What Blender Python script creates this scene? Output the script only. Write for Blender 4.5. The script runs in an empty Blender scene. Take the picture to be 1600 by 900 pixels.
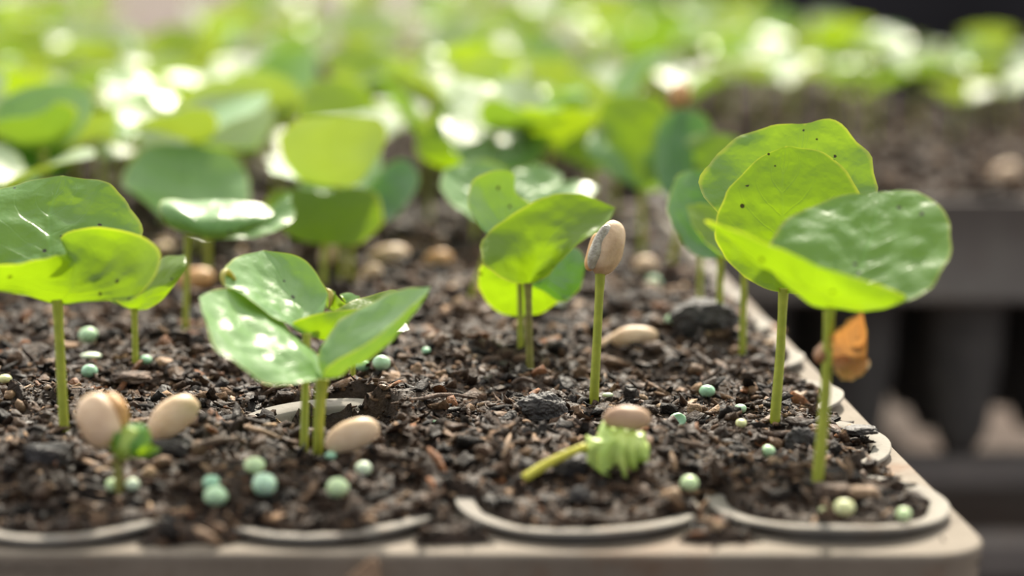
import bpy, bmesh, math, random
import numpy as np
from mathutils import Vector, Matrix, noise as mnoise
random.seed(7); rng = np.random.default_rng(7)
SC = bpy.context.scene; COL = SC.collection
U = 0.01; ZT = 0.20            # centimetres to metres; the pot rims lie 20 cm above the ground

# ------------------------------------------------------------------ camera
F = 3280.13; CAM = np.array([-8.56766, -40.21793, 10.95207]); YAW, PIT, ROL = 0.055754, 0.163521, 0.0097783
FW = np.array([math.sin(YAW)*math.cos(PIT), math.cos(YAW)*math.cos(PIT), -math.sin(PIT)])
R0 = np.array([math.cos(YAW), -math.sin(YAW), 0.0]); U0 = np.cross(R0, FW)
RT = math.cos(ROL)*R0 + math.sin(ROL)*U0; UP = -math.sin(ROL)*R0 + math.cos(ROL)*U0
def W(p): return Vector((p[0]*U, p[1]*U, p[2]*U + ZT))
def ray(px, py): return FW + RT*(px-800)/F - UP*(py-450)/F
def at_depth(px, py, d): return CAM + ray(px, py)*d          # d: distance in cm along the view axis
def at_z(px, py, z):
    r = ray(px, py); return CAM + r*((z-CAM[2])/r[2])
def depth(P): return float((np.asarray(P)-CAM) @ FW)
cd = bpy.data.cameras.new('camera'); cam = bpy.data.objects.new('camera', cd); COL.objects.link(cam)
cd.sensor_width = 36; cd.lens = F/1600*36; cd.clip_start = 0.02; cd.clip_end = 60
cam.matrix_world = Matrix(((RT[0], UP[0], -FW[0], CAM[0]*U), (RT[1], UP[1], -FW[1], CAM[1]*U), (RT[2], UP[2], -FW[2], CAM[2]*U+ZT), (0, 0, 0, 1)))
cd.dof.use_dof = True; cd.dof.focus_distance = 0.478; cd.dof.aperture_fstop = 6.6
SC.camera = cam

# ------------------------------------------------------------------ world, sun, exposure
w = bpy.data.worlds.new('world'); SC.world = w; w.use_nodes = True
bg = w.node_tree.nodes['Background']; bg.inputs[1].default_value = 1.0
_t = w.node_tree; _g = _t.nodes.new('ShaderNodeTexCoord'); _s = _t.nodes.new('ShaderNodeSeparateXYZ'); _t.links.new(_g.outputs['Generated'], _s.inputs[0])
_r = _t.nodes.new('ShaderNodeValToRGB'); _m = _t.nodes.new('ShaderNodeMapRange'); _m.inputs[1].default_value = -1; _m.inputs[2].default_value = 1
_t.links.new(_s.outputs[1], _m.inputs[0]); _t.links.new(_m.outputs[0], _r.inputs[0]); _t.links.new(_r.outputs[0], bg.inputs[0])
_r.color_ramp.elements[0].position = .2; _r.color_ramp.elements[0].color = (.40, .43, .48, 1)          # open sky, brighter towards the sun
_r.color_ramp.elements[1].position = .9; _r.color_ramp.elements[1].color = (2.3, 2.25, 2.1, 1)
sl = bpy.data.lights.new('sun', 'SUN'); sl.energy = 6.5; sl.angle = math.radians(1.6); sl.color = (1, 0.91, 0.76)
sun = bpy.data.objects.new('sun', sl); COL.objects.link(sun)
SUN_AZ, SUN_EL = math.radians(10), math.radians(41)           # azimuth from straight behind the tray, towards the right
sd = Vector((math.sin(SUN_AZ)*math.cos(SUN_EL), math.cos(SUN_AZ)*math.cos(SUN_EL), math.sin(SUN_EL)))
sun.rotation_euler = sd.to_track_quat('Z', 'Y').to_euler(); sun.location = (0, 1, 2)
SC.view_settings.view_transform = 'Standard'; SC.view_settings.look = 'None'
SC.view_settings.exposure = 0.38; SC.view_settings.gamma = 1; SC.view_settings.use_curve_mapping = False
SC.cycles.max_bounces = 8; SC.cycles.use_denoising = True

# ------------------------------------------------------------------ materials
def newmat(name):
    m = bpy.data.materials.new(name); m.use_nodes = True; nt = m.node_tree
    return m, nt, nt.nodes, nt.links, nt.nodes['Principled BSDF'], nt.nodes['Material Output']
def mixcol(nt, f, a, b, mode='MIX'):
    n = nt.nodes.new('ShaderNodeMix'); n.data_type = 'RGBA'; n.blend_type = mode
    for k, v in ((0, f), (6, a), (7, b)):
        if isinstance(v, (int, float, tuple)): n.inputs[k].default_value = v if isinstance(v, (int, float)) else (*v, 1)
        else: nt.links.new(v, n.inputs[k])
    return n.outputs[2]
def noise_node(nt, scale, detail=4, coord='Object', rough=.55):
    tc = nt.nodes.new('ShaderNodeTexCoord'); n = nt.nodes.new('ShaderNodeTexNoise')
    n.inputs['Scale'].default_value = scale; n.inputs['Detail'].default_value = detail; n.inputs['Roughness'].default_value = rough
    nt.links.new(tc.outputs[coord], n.inputs['Vector']); return n.outputs['Fac']
def ramp(nt, fac, stops):
    n = nt.nodes.new('ShaderNodeValToRGB'); e = n.color_ramp.elements
    while len(e) < len(stops): e.new(0.5)
    for k, (p, c) in enumerate(stops): e[k].position = p; e[k].color = (*c, 1) if len(c) == 3 else c
    nt.links.new(fac, n.inputs[0]); return n.outputs[0]
def bump(nt, h, strength, dist, bs):
    n = nt.nodes.new('ShaderNodeBump'); n.inputs['Strength'].default_value = strength; n.inputs['Distance'].default_value = dist
    nt.links.new(h, n.inputs['Height']); nt.links.new(n.outputs[0], bs.inputs['Normal']); return n.outputs[0]
def mathn(nt, op, a, b=0.0, c=None):
    n = nt.nodes.new('ShaderNodeMath'); n.operation = op
    for k, v in enumerate((a, b) if c is None else (a, b, c)):
        if isinstance(v, (int, float)): n.inputs[k].default_value = v
        else: nt.links.new(v, n.inputs[k])
    return n.outputs[0]

def leaf_material(name, base, deep, trans, tf=0.55, rough=0.28, spots=True):
    m, nt, N, L, bs, out = newmat(name)
    uv = N.new('ShaderNodeUVMap'); uv.uv_map = 'UVMap'; sp = N.new('ShaderNodeSeparateXYZ'); L.new(uv.outputs[0], sp.inputs[0])
    u = mathn(nt, 'ABSOLUTE', mathn(nt, 'MULTIPLY_ADD', sp.outputs[0], 2.0, -1.0)); v = sp.outputs[1]
    wv = noise_node(nt, 160, 2)
    ph = mathn(nt, 'MULTIPLY', mathn(nt, 'ADD', mathn(nt, 'SUBTRACT', v, mathn(nt, 'MULTIPLY', u, 0.38)), mathn(nt, 'MULTIPLY', wv, .06)), 6.5)
    fr = mathn(nt, 'ABSOLUTE', mathn(nt, 'SUBTRACT', mathn(nt, 'FRACT', ph), 0.5))       # 0 at a side vein
    side = mathn(nt, 'SUBTRACT', 1.0, mathn(nt, 'MULTIPLY', fr, 20.0)); side = mathn(nt, 'MAXIMUM', side, 0.0)
    side = mathn(nt, 'MULTIPLY', side, mathn(nt, 'MAXIMUM', mathn(nt, 'SUBTRACT', 1.0, u), 0.0))
    mid = mathn(nt, 'MAXIMUM', mathn(nt, 'SUBTRACT', 1.0, mathn(nt, 'MULTIPLY', u, 24.0)), 0.0)
    vein = mathn(nt, 'MINIMUM', mathn(nt, 'ADD', mathn(nt, 'MULTIPLY', side, .8), mid), 1.0)
    n1 = noise_node(nt, 70, 3); n2 = noise_node(nt, 420, 2)
    col = mixcol(nt, mathn(nt, 'MULTIPLY', n1, .9), base, deep)
    rim = mathn(nt, 'MAXIMUM', mathn(nt, 'MULTIPLY', mathn(nt, 'SUBTRACT', u, .955), 22.0), mathn(nt, 'MULTIPLY', mathn(nt, 'SUBTRACT', v, .985), 66.0)); rim = mathn(nt, 'MAXIMUM', rim, 0.0)
    col = mixcol(nt, mathn(nt, 'MULTIPLY', vein, .22), col, tuple(min(1, c*1.9+.05) for c in base))
    col = mixcol(nt, mathn(nt, 'MULTIPLY', rim, .7), col, (.50, .56, .10))
    tcol = mixcol(nt, mathn(nt, 'MULTIPLY', n1, .8), trans, tuple(c*.72 for c in trans))
    tcol = mixcol(nt, mathn(nt, 'MULTIPLY', vein, .3), tcol, tuple(c*.6 for c in trans))
    tcol = mixcol(nt, mathn(nt, 'MULTIPLY', rim, .7), tcol, (.60, .62, .04))
    if spots:                                                                           # small dark specks
        vo = N.new('ShaderNodeTexVoronoi'); vo.inputs['Scale'].default_value = 230; tc = N.new('ShaderNodeTexCoord'); L.new(tc.outputs['Object'], vo.inputs['Vector'])
        s = mathn(nt, 'MULTIPLY', mathn(nt, 'LESS_THAN', vo.outputs['Distance'], .12), mathn(nt, 'GREATER_THAN', noise_node(nt, 90, 1), .51))
        col = mixcol(nt, s, col, (.03, .03, .01)); tcol = mixcol(nt, s, tcol, (.03, .03, .0))
    L.new(col, bs.inputs['Base Color']); bs.inputs['Roughness'].default_value = rough
    bs.inputs['Specular IOR Level'].default_value = .62
    hh = mathn(nt, 'ADD', mathn(nt, 'MULTIPLY', vein, -.3), mathn(nt, 'MULTIPLY', n2, .5))
    hh = mathn(nt, 'ADD', hh, mathn(nt, 'MULTIPLY', noise_node(nt, 110, 3), 1.5))
    nrm = bump(nt, hh, .42, .0009, bs)
    tr = N.new('ShaderNodeBsdfTranslucent'); L.new(tcol, tr.inputs[0]); L.new(nrm, tr.inputs['Normal'])
    mx = N.new('ShaderNodeMixShader'); mx.inputs[0].default_value = tf
    L.new(bs.outputs[0], mx.inputs[1]); L.new(tr.outputs[0], mx.inputs[2]); L.new(mx.outputs[0], out.inputs[0])
    return m
M = {}
M['leaf'] = leaf_material('leaf_green', (.13, .34, .05), (.06, .21, .03), (.36, .55, .010), .5, .33)
M['leaf_pale'] = leaf_material('leaf_pale_green', (.24, .43, .14), (.12, .31, .07), (.24, .40, .02), .36, .36)
M['leaf_yellow'] = leaf_material('leaf_yellow_green', (.22, .37, .03), (.14, .29, .02), (.25, .405, .005), .6, .36)
M['leaf_dark'] = leaf_material('leaf_dark_green', (.08, .24, .06), (.04, .15, .04), (.14, .32, .02), .36, .32)
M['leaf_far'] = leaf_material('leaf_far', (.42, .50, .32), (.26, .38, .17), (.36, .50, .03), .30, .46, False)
M['leaf_far_yellow'] = leaf_material('leaf_far_yellow', (.26, .37, .05), (.17, .29, .04), (.29, .42, .01), .5, .45, False)

def simple(name, stops, scale, rough=.6, bstr=.3, bdist=.0005, bscale=None, spec=.4, sss=0, detail=5):
    m, nt, N, L, bs, out = newmat(name)
    L.new(ramp(nt, noise_node(nt, scale, detail), stops), bs.inputs['Base Color'])
    bs.inputs['Roughness'].default_value = rough; bs.inputs['Specular IOR Level'].default_value = spec
    bump(nt, noise_node(nt, bscale or scale*3, 4), bstr, bdist, bs)
    if sss: bs.inputs['Subsurface Weight'].default_value = sss; bs.inputs['Subsurface Scale'].default_value = .002; bs.inputs['Subsurface Radius'].default_value = (1, 1, .4)
    return m
M['stem'] = simple('stem', [(.3, (.26, .30, .02)), (.7, (.37, .39, .04))], 300, .42, .25, .0003, sss=.35)
M['stem_yellow'] = simple('stem_yellow', [(.3, (.52, .48, .05)), (.7, (.66, .62, .10))], 300, .42, .25, .0003, sss=.35)
M['husk_brown'] = simple('parchment_brown', [(.2, (.32, .18, .11)), (.6, (.58, .38, .25))], 170, .5, .5, .0006, 420, sss=.15)
M['stem_brown'] = simple('stem_brown', [(.3, (.14, .11, .03)), (.7, (.28, .29, .04))], 200, .5, .3, .0003)
M['husk'] = simple('parchment', [(.2, (.42, .25, .14)), (.5, (.70, .50, .32)), (.8, (.80, .62, .44))], 170, .5, .5, .0006, 420, sss=.15)
M['husk_orange'] = simple('parchment_orange', [(.3, (.45, .22, .07)), (.7, (.72, .42, .17))], 220, .5, .5, .0006, 420)
M['silver'] = simple('silver_skin', [(.3, (.30, .26, .20)), (.7, (.60, .56, .48))], 500, .35, .8, .0006)
M['dry'] = leaf_material('dry_leaf', (.70, .38, .15), (.22, .08, .025), (.62, .28, .07), .4, .45, False)
M['dry_dark'] = simple('dry_leaf_dark', [(.3, (.12, .05, .02)), (.7, (.32, .14, .06))], 230, .6, .6, .0008)
M['crumple'] = simple('crumpled_leaf', [(.3, (.24, .38, .04)), (.7, (.50, .60, .15))], 170, .35, .5, .0006, sss=.3)
M['bark'] = simple('bark', [(.3, (.05, .035, .028)), (.7, (.20, .13, .09))], 300, .75, .9, .0008)
M['bark_tan'] = simple('bark_tan', [(.3, (.22, .14, .08)), (.7, (.42, .28, .18))], 300, .7, .7, .0008)
M['bark_black'] = simple('bark_black', [(.3, (.018, .016, .016)), (.7, (.07, .06, .055))], 300, .55, .9, .0008)
def dusty(name, c1, c2, dirt, amount=.55):
    m, nt, N, L, bs, out = newmat(name)
    col = ramp(nt, noise_node(nt, 60, 6), [(.3, c1), (.7, c2)])
    g = ramp(nt, noise_node(nt, 25, 8, rough=.7), [(amount, (0, 0, 0)), (amount+.14, (1, 1, 1))])
    col = mixcol(nt, mathn(nt, 'MULTIPLY', g, .75), col, dirt)
    g2 = ramp(nt, noise_node(nt, 800, 3), [(.60, (0, 0, 0)), (.72, (1, 1, 1))]); col = mixcol(nt, mathn(nt, 'MULTIPLY', g2, .45), col, tuple(c*.4 for c in dirt))
    L.new(col, bs.inputs['Base Color']); bs.inputs['Roughness'].default_value = .75; bs.inputs['Specular IOR Level'].default_value = .2
    bump(nt, noise_node(nt, 500, 5), .3, .0004, bs); return m
M['pot'] = dusty('pot_plastic', (.21, .19, .165), (.28, .255, .215), (.22, .15, .10), .56)
M['tray'] = dusty('tray_plastic', (.18, .15, .115), (.25, .21, .165), (.19, .11, .065), .53)
M['tray_dark'] = dusty('tray_plastic_dark', (.13, .11, .10), (.17, .15, .13), (.16, .11, .08), .56)
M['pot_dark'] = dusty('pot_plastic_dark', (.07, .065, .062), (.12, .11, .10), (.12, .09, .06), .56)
M['rail'] = dusty('rail', (.16, .14, .13), (.22, .19, .17), (.20, .13, .09), .55)
M['ground'] = simple('ground_dirt', [(.3, (.042, .026, .018)), (.7, (.088, .054, .038))], 8, .9, .8, .01, 40)
M['dark_wall'] = simple('dark_wall', [(.3, (.012, .011, .013)), (.7, (.04, .036, .04))], 3, .9, .3, .01)  # shade beyond the trays, put into a near-black colour
def soil_material(name, spec):
    m, nt, N, L, bs, out = newmat(name)
    at = N.new('ShaderNodeAttribute'); at.attribute_name = 'col'
    n = noise_node(nt, 600, 4)
    col = mixcol(nt, 1.0, at.outputs['Color'], ramp(nt, n, [(.25, (.55, .55, .55)), (.75, (1.35, 1.3, 1.25))]), 'MULTIPLY')
    L.new(col, bs.inputs['Base Color']); L.new(ramp(nt, noise_node(nt, 350, 2), [(.35, (.42, .42, .42)), (.6, (.8, .8, .8))]), bs.inputs['Roughness']); bs.inputs['Specular IOR Level'].default_value = spec
    bump(nt, noise_node(nt, 1100, 5), 1.0, .0009, bs); return m
M['soil'] = soil_material('potting_soil', .2); M['soil_far'] = soil_material('dry_soil', .05)
def gran(name, c): 
    return simple(name, [(.3, tuple(x*.82 for x in c)), (.7, c)], 500, .45, .35, .0004, 700, sss=.2)
M['g_green'] = gran('granule_green', (.52, .74, .46)); M['g_teal'] = gran('granule_teal', (.38, .64, .44))
M['g_pale'] = gran('granule_pale', (.70, .80, .60)); M['g_blue'] = gran('granule_bluegreen', (.48, .70, .50))
M['g_cream'] = gran('granule_cream', (.72, .74, .40)); M['g_lime'] = gran('granule_lime', (.62, .78, .44))

# ------------------------------------------------------------------ helpers
def link_mesh(name, verts, faces, mat, parent=None, loc=None, smooth=True, uvs=None, cols=None):
    """verts in tray centimetres; the object's origin goes to loc (or the mean)"""
    V = np.asarray(verts, float)
    if parent is not None: o0 = np.array(parent['_o'])
    else: o0 = np.asarray(loc if loc is not None else V.mean(0), float)
    me = bpy.data.meshes.new(name); me.from_pydata([tuple(p) for p in (V-o0)*U], [], [tuple(int(i) for i in f) for f in faces]); me.update()
    if smooth: me.polygons.foreach_set('use_smooth', [True]*len(me.polygons))
    if uvs is not None:
        l = me.uv_layers.new(name='UVMap'); idx = np.zeros(len(me.loops), int); me.loops.foreach_get('vertex_index', idx)
        l.data.foreach_set('uv', np.asarray(uvs, float)[idx].ravel())
    if cols is not None:
        a = me.color_attributes.new('col', 'FLOAT_COLOR', 'POINT'); a.data.foreach_set('color', np.c_[cols, np.ones(len(cols))].ravel())
    me.materials.append(mat); o = bpy.data.objects.new(name, me); COL.objects.link(o)
    if parent is not None: o.parent = parent
    else: o.location = W(o0)
    o['_o'] = [float(x) for x in o0]
    return o
def thing(name, label, cat, P, group=None):
    o = bpy.data.objects.new(name, None); COL.objects.link(o); o.location = W(P); o.empty_display_size = .01
    o['_o'] = [float(x) for x in P]; return tag(o, label, cat, group)
def tag(o, label=None, cat=None, group=None, kind=None):
    for k, v in (('label', label), ('category', cat), ('group', group), ('kind', kind)):
        if v: o[k] = v
    return o
def crs(P, n):
    """Catmull-Rom through P, chord-length sampled to n points"""
    P = np.asarray(P, float); d = np.r_[0, np.cumsum(np.sqrt(np.linalg.norm(np.diff(P, axis=0), axis=1))+1e-9)]
    t = np.linspace(0, d[-1], n); E = np.vstack([2*P[0]-P[1], P, 2*P[-1]-P[-2]])
    dd = np.r_[-(d[1]), d, 2*d[-1]-d[-2]]; out = []
    for x in t:
        k = min(max(np.searchsorted(d, x, 'right')-1, 0), len(P)-2); i = k+1
        p0, p1, p2, p3 = E[i-1:i+3]; t0, t1, t2, t3 = dd[i-1:i+3]
        a1 = (t1-x)/(t1-t0)*p0+(x-t0)/(t1-t0)*p1; a2 = (t2-x)/(t2-t1)*p1+(x-t1)/(t2-t1)*p2; a3 = (t3-x)/(t3-t2)*p2+(x-t2)/(t3-t2)*p3
        b1 = (t2-x)/(t2-t0)*a1+(x-t0)/(t2-t0)*a2; b2 = (t3-x)/(t3-t1)*a2+(x-t1)/(t3-t1)*a3
        out.append((t2-x)/(t2-t1)*b1+(x-t1)/(t2-t1)*b2)
    return np.array(out)
def tube_mesh(P, Rr, n=10, m=None):
    P = np.asarray(P, float); k = len(P); m = m or max(6, k*4); C = crs(P, m); r = np.interp(np.linspace(0, 1, m), np.linspace(0, 1, len(Rr)), Rr)
    T = np.gradient(C, axis=0); T /= np.linalg.norm(T, axis=1)[:, None]; ref = np.array([1., 0, 0]) if abs(T[0][0]) < .8 else np.array([0, 1., 0])
    V = []
    for c, t, q in zip(C, T, r):
        a = np.cross(t, ref); a /= np.linalg.norm(a); b = np.cross(t, a)
        for j in range(n):
            th = 2*math.pi*j/n; V.append(c+q*(math.cos(th)*a+math.sin(th)*b))
    Fc = [(i*n+j, i*n+(j+1) % n, (i+1)*n+(j+1) % n, (i+1)*n+j) for i in range(m-1) for j in range(n)]
    V.append(C[0]); V.append(C[-1]); a, b = len(V)-2, len(V)-1
    Fc += [(a, (j+1) % n, j) for j in range(n)] + [(b, (m-1)*n+j, (m-1)*n+(j+1) % n) for j in range(n)]
    return np.array(V), Fc
def tube(name, P, Rr, mat, parent=None, n=10, m=None, loc=None):
    V, Fc = tube_mesh(P, Rr, n, m); return link_mesh(name, V, Fc, mat, parent, loc)
def nz(p, s): return mnoise.noise(Vector((p[0]*s, p[1]*s, p[2]*s)))

def leaf_surface(Lc, Mc, Rc, nu=32, nv=36, wav=.05, cor=.014, seed=0, edge=.09):
    """Lc, Mc, Rc: margin, midrib, margin in cm, all from base to tip"""
    A, B, C = crs(Lc, nv), crs(Mc, nv), crs(Rc, nv); V = np.zeros((nv, nu, 3)); UV = np.zeros((nv, nu, 2))
    us = np.linspace(-1, 1, nu)
    for j, u in enumerate(us):
        V[:, j] = A*(u*(u-1)/2) + B*(1-u*u) + C*(u*(u+1)/2); UV[:, j, 0] = (u+1)/2; UV[:, j, 1] = np.linspace(0, 1, nv)
    du = np.gradient(V, axis=1); dv = np.gradient(V, axis=0); Nn = np.cross(du, dv); Nn /= (np.linalg.norm(Nn, axis=2)[:, :, None]+1e-9)
    for i in range(nv):
        v = i/(nv-1); env = math.sin(math.pi*min(1, v*1.02+.02))**.5 if 0 < v < 1 else 0
        for j, u in enumerate(us):
            p = V[i, j]; a = abs(u)
            h = wav*a**2*env*nz(p+seed*7.3, .9)*2.2 + cor*env*math.sin((v-.38*a)*6.5*2*math.pi)*min(1, a*3)*(1-.5*a) + .075*env*(nz(p+seed, 1.5)+.6*nz(p+seed, 3.2))
            V[i, j] += Nn[i, j]*h + (p-B[i])*(a**3*env*edge*(nz(p+seed*3.1, 1.1)+.6*nz(p+seed, 2.3)))
    Fc = [(i*nu+j, i*nu+j+1, (i+1)*nu+j+1, (i+1)*nu+j) for i in range(nv-1) for j in range(nu-1)]
    return V.reshape(-1, 3), Fc, UV.reshape(-1, 2)
def hero_leaf(parent, d, Lp, Mp, Rp, mat='leaf', name='leaf', label=None, **kw):
    g = lambda a: at_depth(a[0], a[1], d+a[2])
    Mc = [g(a) for a in Mp]; Lc = [Mc[0]]+[g(a) for a in Lp]+[Mc[-1]]; Rc = [Mc[0]]+[g(a) for a in Rp]+[Mc[-1]]
    kw.setdefault('seed', random.random()*50)
    V, Fc, UV = leaf_surface(Lc, Mc, Rc, **kw)
    return tag(link_mesh(name, V, Fc, M[mat], parent, uvs=UV), label)

# ------------------------------------------------------------------ pots, soil surface
RO, RI, S = 2.42, 1.98, 5.0
EXPOSED = {(0, 0): [(-190, 62)], (-1, 0): [(-182, -24)], (-2, 0): [(-128, -84), (-66, -36)], (-3, 0): [(-170, -42)],
           (0, 1): [(-58, 72)], (0, 2): [(-50, 60)], (0, 3): [(-55, 45)], (0, 4): [(-50, 50)], (0, 5): [(-55, 50)], (0, 6): [(-50, 50)],
           (0, 7): [(-50, 50)], (0, 8): [(-50, 50)], (-2, 1): [(62, 128)]}
EDGE_X, EDGE_Y = 2.42, -2.8
def vnoise(x, y, s, seed=0):
    x = x*s; y = y*s; xi = np.floor(x).astype(np.int64); yi = np.floor(y).astype(np.int64); fx = x-xi; fy = y-yi
    def h(a, b):
        n = (a*374761393 + b*668265263 + seed*982451653) & 0x7fffffff; n = ((n ^ (n >> 13))*1274126177) & 0x7fffffff
        return ((n ^ (n >> 16)) & 0xffff)/65535.0
    fx = fx*fx*(3-2*fx); fy = fy*fy*(3-2*fy)
    return (h(xi, yi)*(1-fx)+h(xi+1, yi)*fx)*(1-fy)+(h(xi, yi+1)*(1-fx)+h(xi+1, yi+1)*fx)*fy
def sst(a, b, x): t = np.clip((x-a)/(b-a), 0, 1); return t*t*(3-2*t)
MOUNDS = []
for (px, py, r, h) in [(845, 645, .75, .55), (640, 640, .6, .45), (1095, 520, 1.5, .9), (1250, 700, .5, .45), (560, 640, 1.0, .2), (300, 560, 1.6, .5), (60, 640, 1.2, .25),
                       (700, 560, 1.8, .35), (1230, 660, .5, .35), (900, 780, .35, .3), (290, 700, .8, .15), (1180, 600, 1.2, .35), (130, 735, 1.2, .3), (600, 740, 1.3, .2)]:
    q = at_z(px, py, .45); MOUNDS.append((q[0], q[1], r, h))
def H(x, y):
    x = np.asarray(x, float); y = np.asarray(y, float)
    h = .12 + .60*vnoise(x, y, .33, 1) + .42*vnoise(x, y, .95, 2) + .26*vnoise(x, y, 2.4, 3) - .42
    h = h + .18*sst(0, 8, -x)
    h = h - .12*sst(4, -1, y)
    for a, b, r, k in MOUNDS: h = h + .8*k*np.exp(-((x-a)**2+(y-b)**2)/(r*r))
    fr = sst(1.2, -2.0, y); rt = sst(-.2, 1.9, x); e = np.maximum(fr, rt)
    ii = np.round(x/S); jj = np.maximum(np.round(y/S), 0); rr = np.hypot(x-ii*S, y-jj*S)
    flat = np.where(rr < RI, -.06 + .16*vnoise(x, y, 1.6, 4), -.10 + .14*vnoise(x, y, 2.2, 5))
    h = h*(1-e*.85) + flat*e*.85
    # bare plastic beyond the row of rims
    wob = .35*vnoise(x, y, .8, 6)+.12*vnoise(x, y, 3, 7)
    out = np.maximum(sst(-2.02, -2.3, y+wob*.7-.12), sst(1.95, 2.25, x-wob*.8+.35))*(rr > RI)
    h = h*(1-out) - .5*out
    for (i, j), rng_ in EXPOSED.items():
        dx, dy = x-i*S, y-j*S; r = np.hypot(dx, dy); an = np.degrees(np.arctan2(dy, dx))
        for a, b in rng_:
            mid = (a+b)/2; half = (b-a)/2; dd = np.abs((an-mid+180) % 360-180)
            k = sst(half+5, half-3, dd)*sst(RI-.10, RI+.04, r+.07*(vnoise(x, y, 3.5, 9)-.5)*2)*sst(RO+.42, RO+.22, r)
            h = h*(1-k) - .50*k
    dx, dy = x+2*S, y-S; r = np.hypot(dx, dy); an = np.degrees(np.arctan2(dy, dx))     # the sunken pot behind the twin stems
    k = sst(RI, RI-.3, r)*sst(-.6, .5, dy)*sst(-1.9, -1.2, dx)*sst(1.6, 1.1, dx); h = h*(1-k) + (-.55)*k
    return h
def expo(x, y, m=.13):
    out = np.zeros_like(x)
    for (i, j), rng_ in EXPOSED.items():
        dx, dy = x-i*S, y-j*S; r = np.hypot(dx, dy); an = np.degrees(np.arctan2(dy, dx))
        for a, b in rng_: out = np.maximum(out, (np.abs((an-(a+b)/2+180) % 360-180) < (b-a)/2)*(r > RI-m*.4+.2*(vnoise(x, y, 2.5, 21)-.6))*(r < RO+m+.12))
    return out
def Hs(x, y): return float(H(np.array([x]), np.array([y]))[0])

def soil_sheet(name, x0, x1, y0, y1, step, fine, label, zoff=0.0, hf=None, nocol=False):
    nx, ny = int((x1-x0)/step)+1, int((y1-y0)/step)+1
    X, Y = np.meshgrid(np.linspace(x0, x1, nx), np.linspace(y0, y1, ny)); Z = (hf or H)(X, Y) + fine*(vnoise(X, Y, 5.1, 11)-.5) + fine*.7*(vnoise(X, Y, 9.7, 12)-.5) + zoff
    V = np.stack([X, Y, Z], -1).reshape(-1, 3); idx = np.arange(nx*ny).reshape(ny, nx)
    Fc = np.stack([idx[:-1, :-1], idx[:-1, 1:], idx[1:, 1:], idx[1:, :-1]], -1).reshape(-1, 4)
    n = vnoise(X, Y, 3.3, 13).reshape(-1, 1)*.5+vnoise(X, Y, 8.0, 14).reshape(-1, 1)*.5
    C = np.array([[.020, .014, .010]])*(1-n) + np.array([[.085, .058, .042]])*n
    return V, Fc, C
# chips: flakes, grit and splinters of bark as part of the soil (past counting)
def ico(sub):
    bm = bmesh.new(); bmesh.ops.create_icosphere(bm, subdivisions=sub, radius=1); v = np.array([q.co[:] for q in bm.verts]); f = np.array([[q.index for q in p.verts] for p in bm.faces]); bm.free(); return v, f
ICO1, ICO2 = ico(1), ico(2)
def chip_template(kind):
    v, f = ICO2 if kind in ('lump', 'flake') else ICO1
    v = v.copy(); v = np.sign(v)*np.abs(v)**.72
    v *= (1 + .26*rng.standard_normal((len(v), 1)).clip(-1.6, 1.6)*(1 if kind != 'lump' else .8))
    if kind == 'flake': v *= (1, .50, .16); v[:, 2] += .25*v[:, 0]**2
    elif kind == 'stick': v *= (1, .22, .17)
    elif kind == 'grit': v *= (1, .75, .55)
    else: v *= (1, .8, .6)
    return v, f
def chips(xs, ys, hf, smin, smax, kinds, palette, lift=.25):
    Vs, Fs, Cs = [], [], []; off = 0; temps = {k: [chip_template(k) for _ in range(14)] for k in kinds}
    zs = hf(xs, ys); n = len(xs); kk = rng.choice(len(kinds), n, p=[p for p in kinds.values()]); names = list(kinds)
    for k, kn in enumerate(names):
        sel = np.where(kk == k)[0]; which = rng.integers(0, 14, len(sel))
        for t in range(14):
            s = sel[which == t]
            if not len(s): continue
            v, f = temps[kn][t]; m = len(s)
            size = smin + (smax-smin)*rng.random(m)**2.6
            if kn == 'stick': size = size*1.7
            if kn == 'flake': size = size*1.2
            a = rng.random(m)*2*np.pi; b = rng.normal(0, .42, m); c = rng.normal(0, .5, m)
            ca, sa, cb, sb, cc, sc_ = np.cos(a), np.sin(a), np.cos(b), np.sin(b), np.cos(c), np.sin(c); O = np.zeros(m); I = np.ones(m)
            Rz = np.stack([ca, -sa, O, sa, ca, O, O, O, I], -1).reshape(m, 3, 3); Ry = np.stack([cb, O, sb, O, I, O, -sb, O, cb], -1).reshape(m, 3, 3); Rx = np.stack([I, O, O, O, cc, -sc_, O, sc_, cc], -1).reshape(m, 3, 3)
            P = np.einsum('nij,kj->nki', Rz@Ry@Rx, v)*size[:, None, None]
            P += np.stack([xs[s], ys[s], zs[s]+size*lift*rng.random(m)], -1)[:, None, :]
            Vs.append(P.reshape(-1, 3)); Fs.append((f[None]+(np.arange(m)*len(v))[:, None, None]+off).reshape(-1, 3)); off += m*len(v)
            pc = palette[rng.choice(len(palette), m, p=PW)]*rng.uniform(.65, 1.3, (m, 1)); Cs.append(np.repeat(pc, len(v), 0))
    return np.vstack(Vs), np.vstack(Fs), np.vstack(Cs)
PAL = np.array([[.011, .007, .005], [.034, .019, .011], [.080, .046, .027], [.16, .098, .058], [.29, .185, .11], [.18, .075, .03], [.42, .29, .18]]); PW = [.27, .30, .22, .11, .05, .035, .015]
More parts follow.
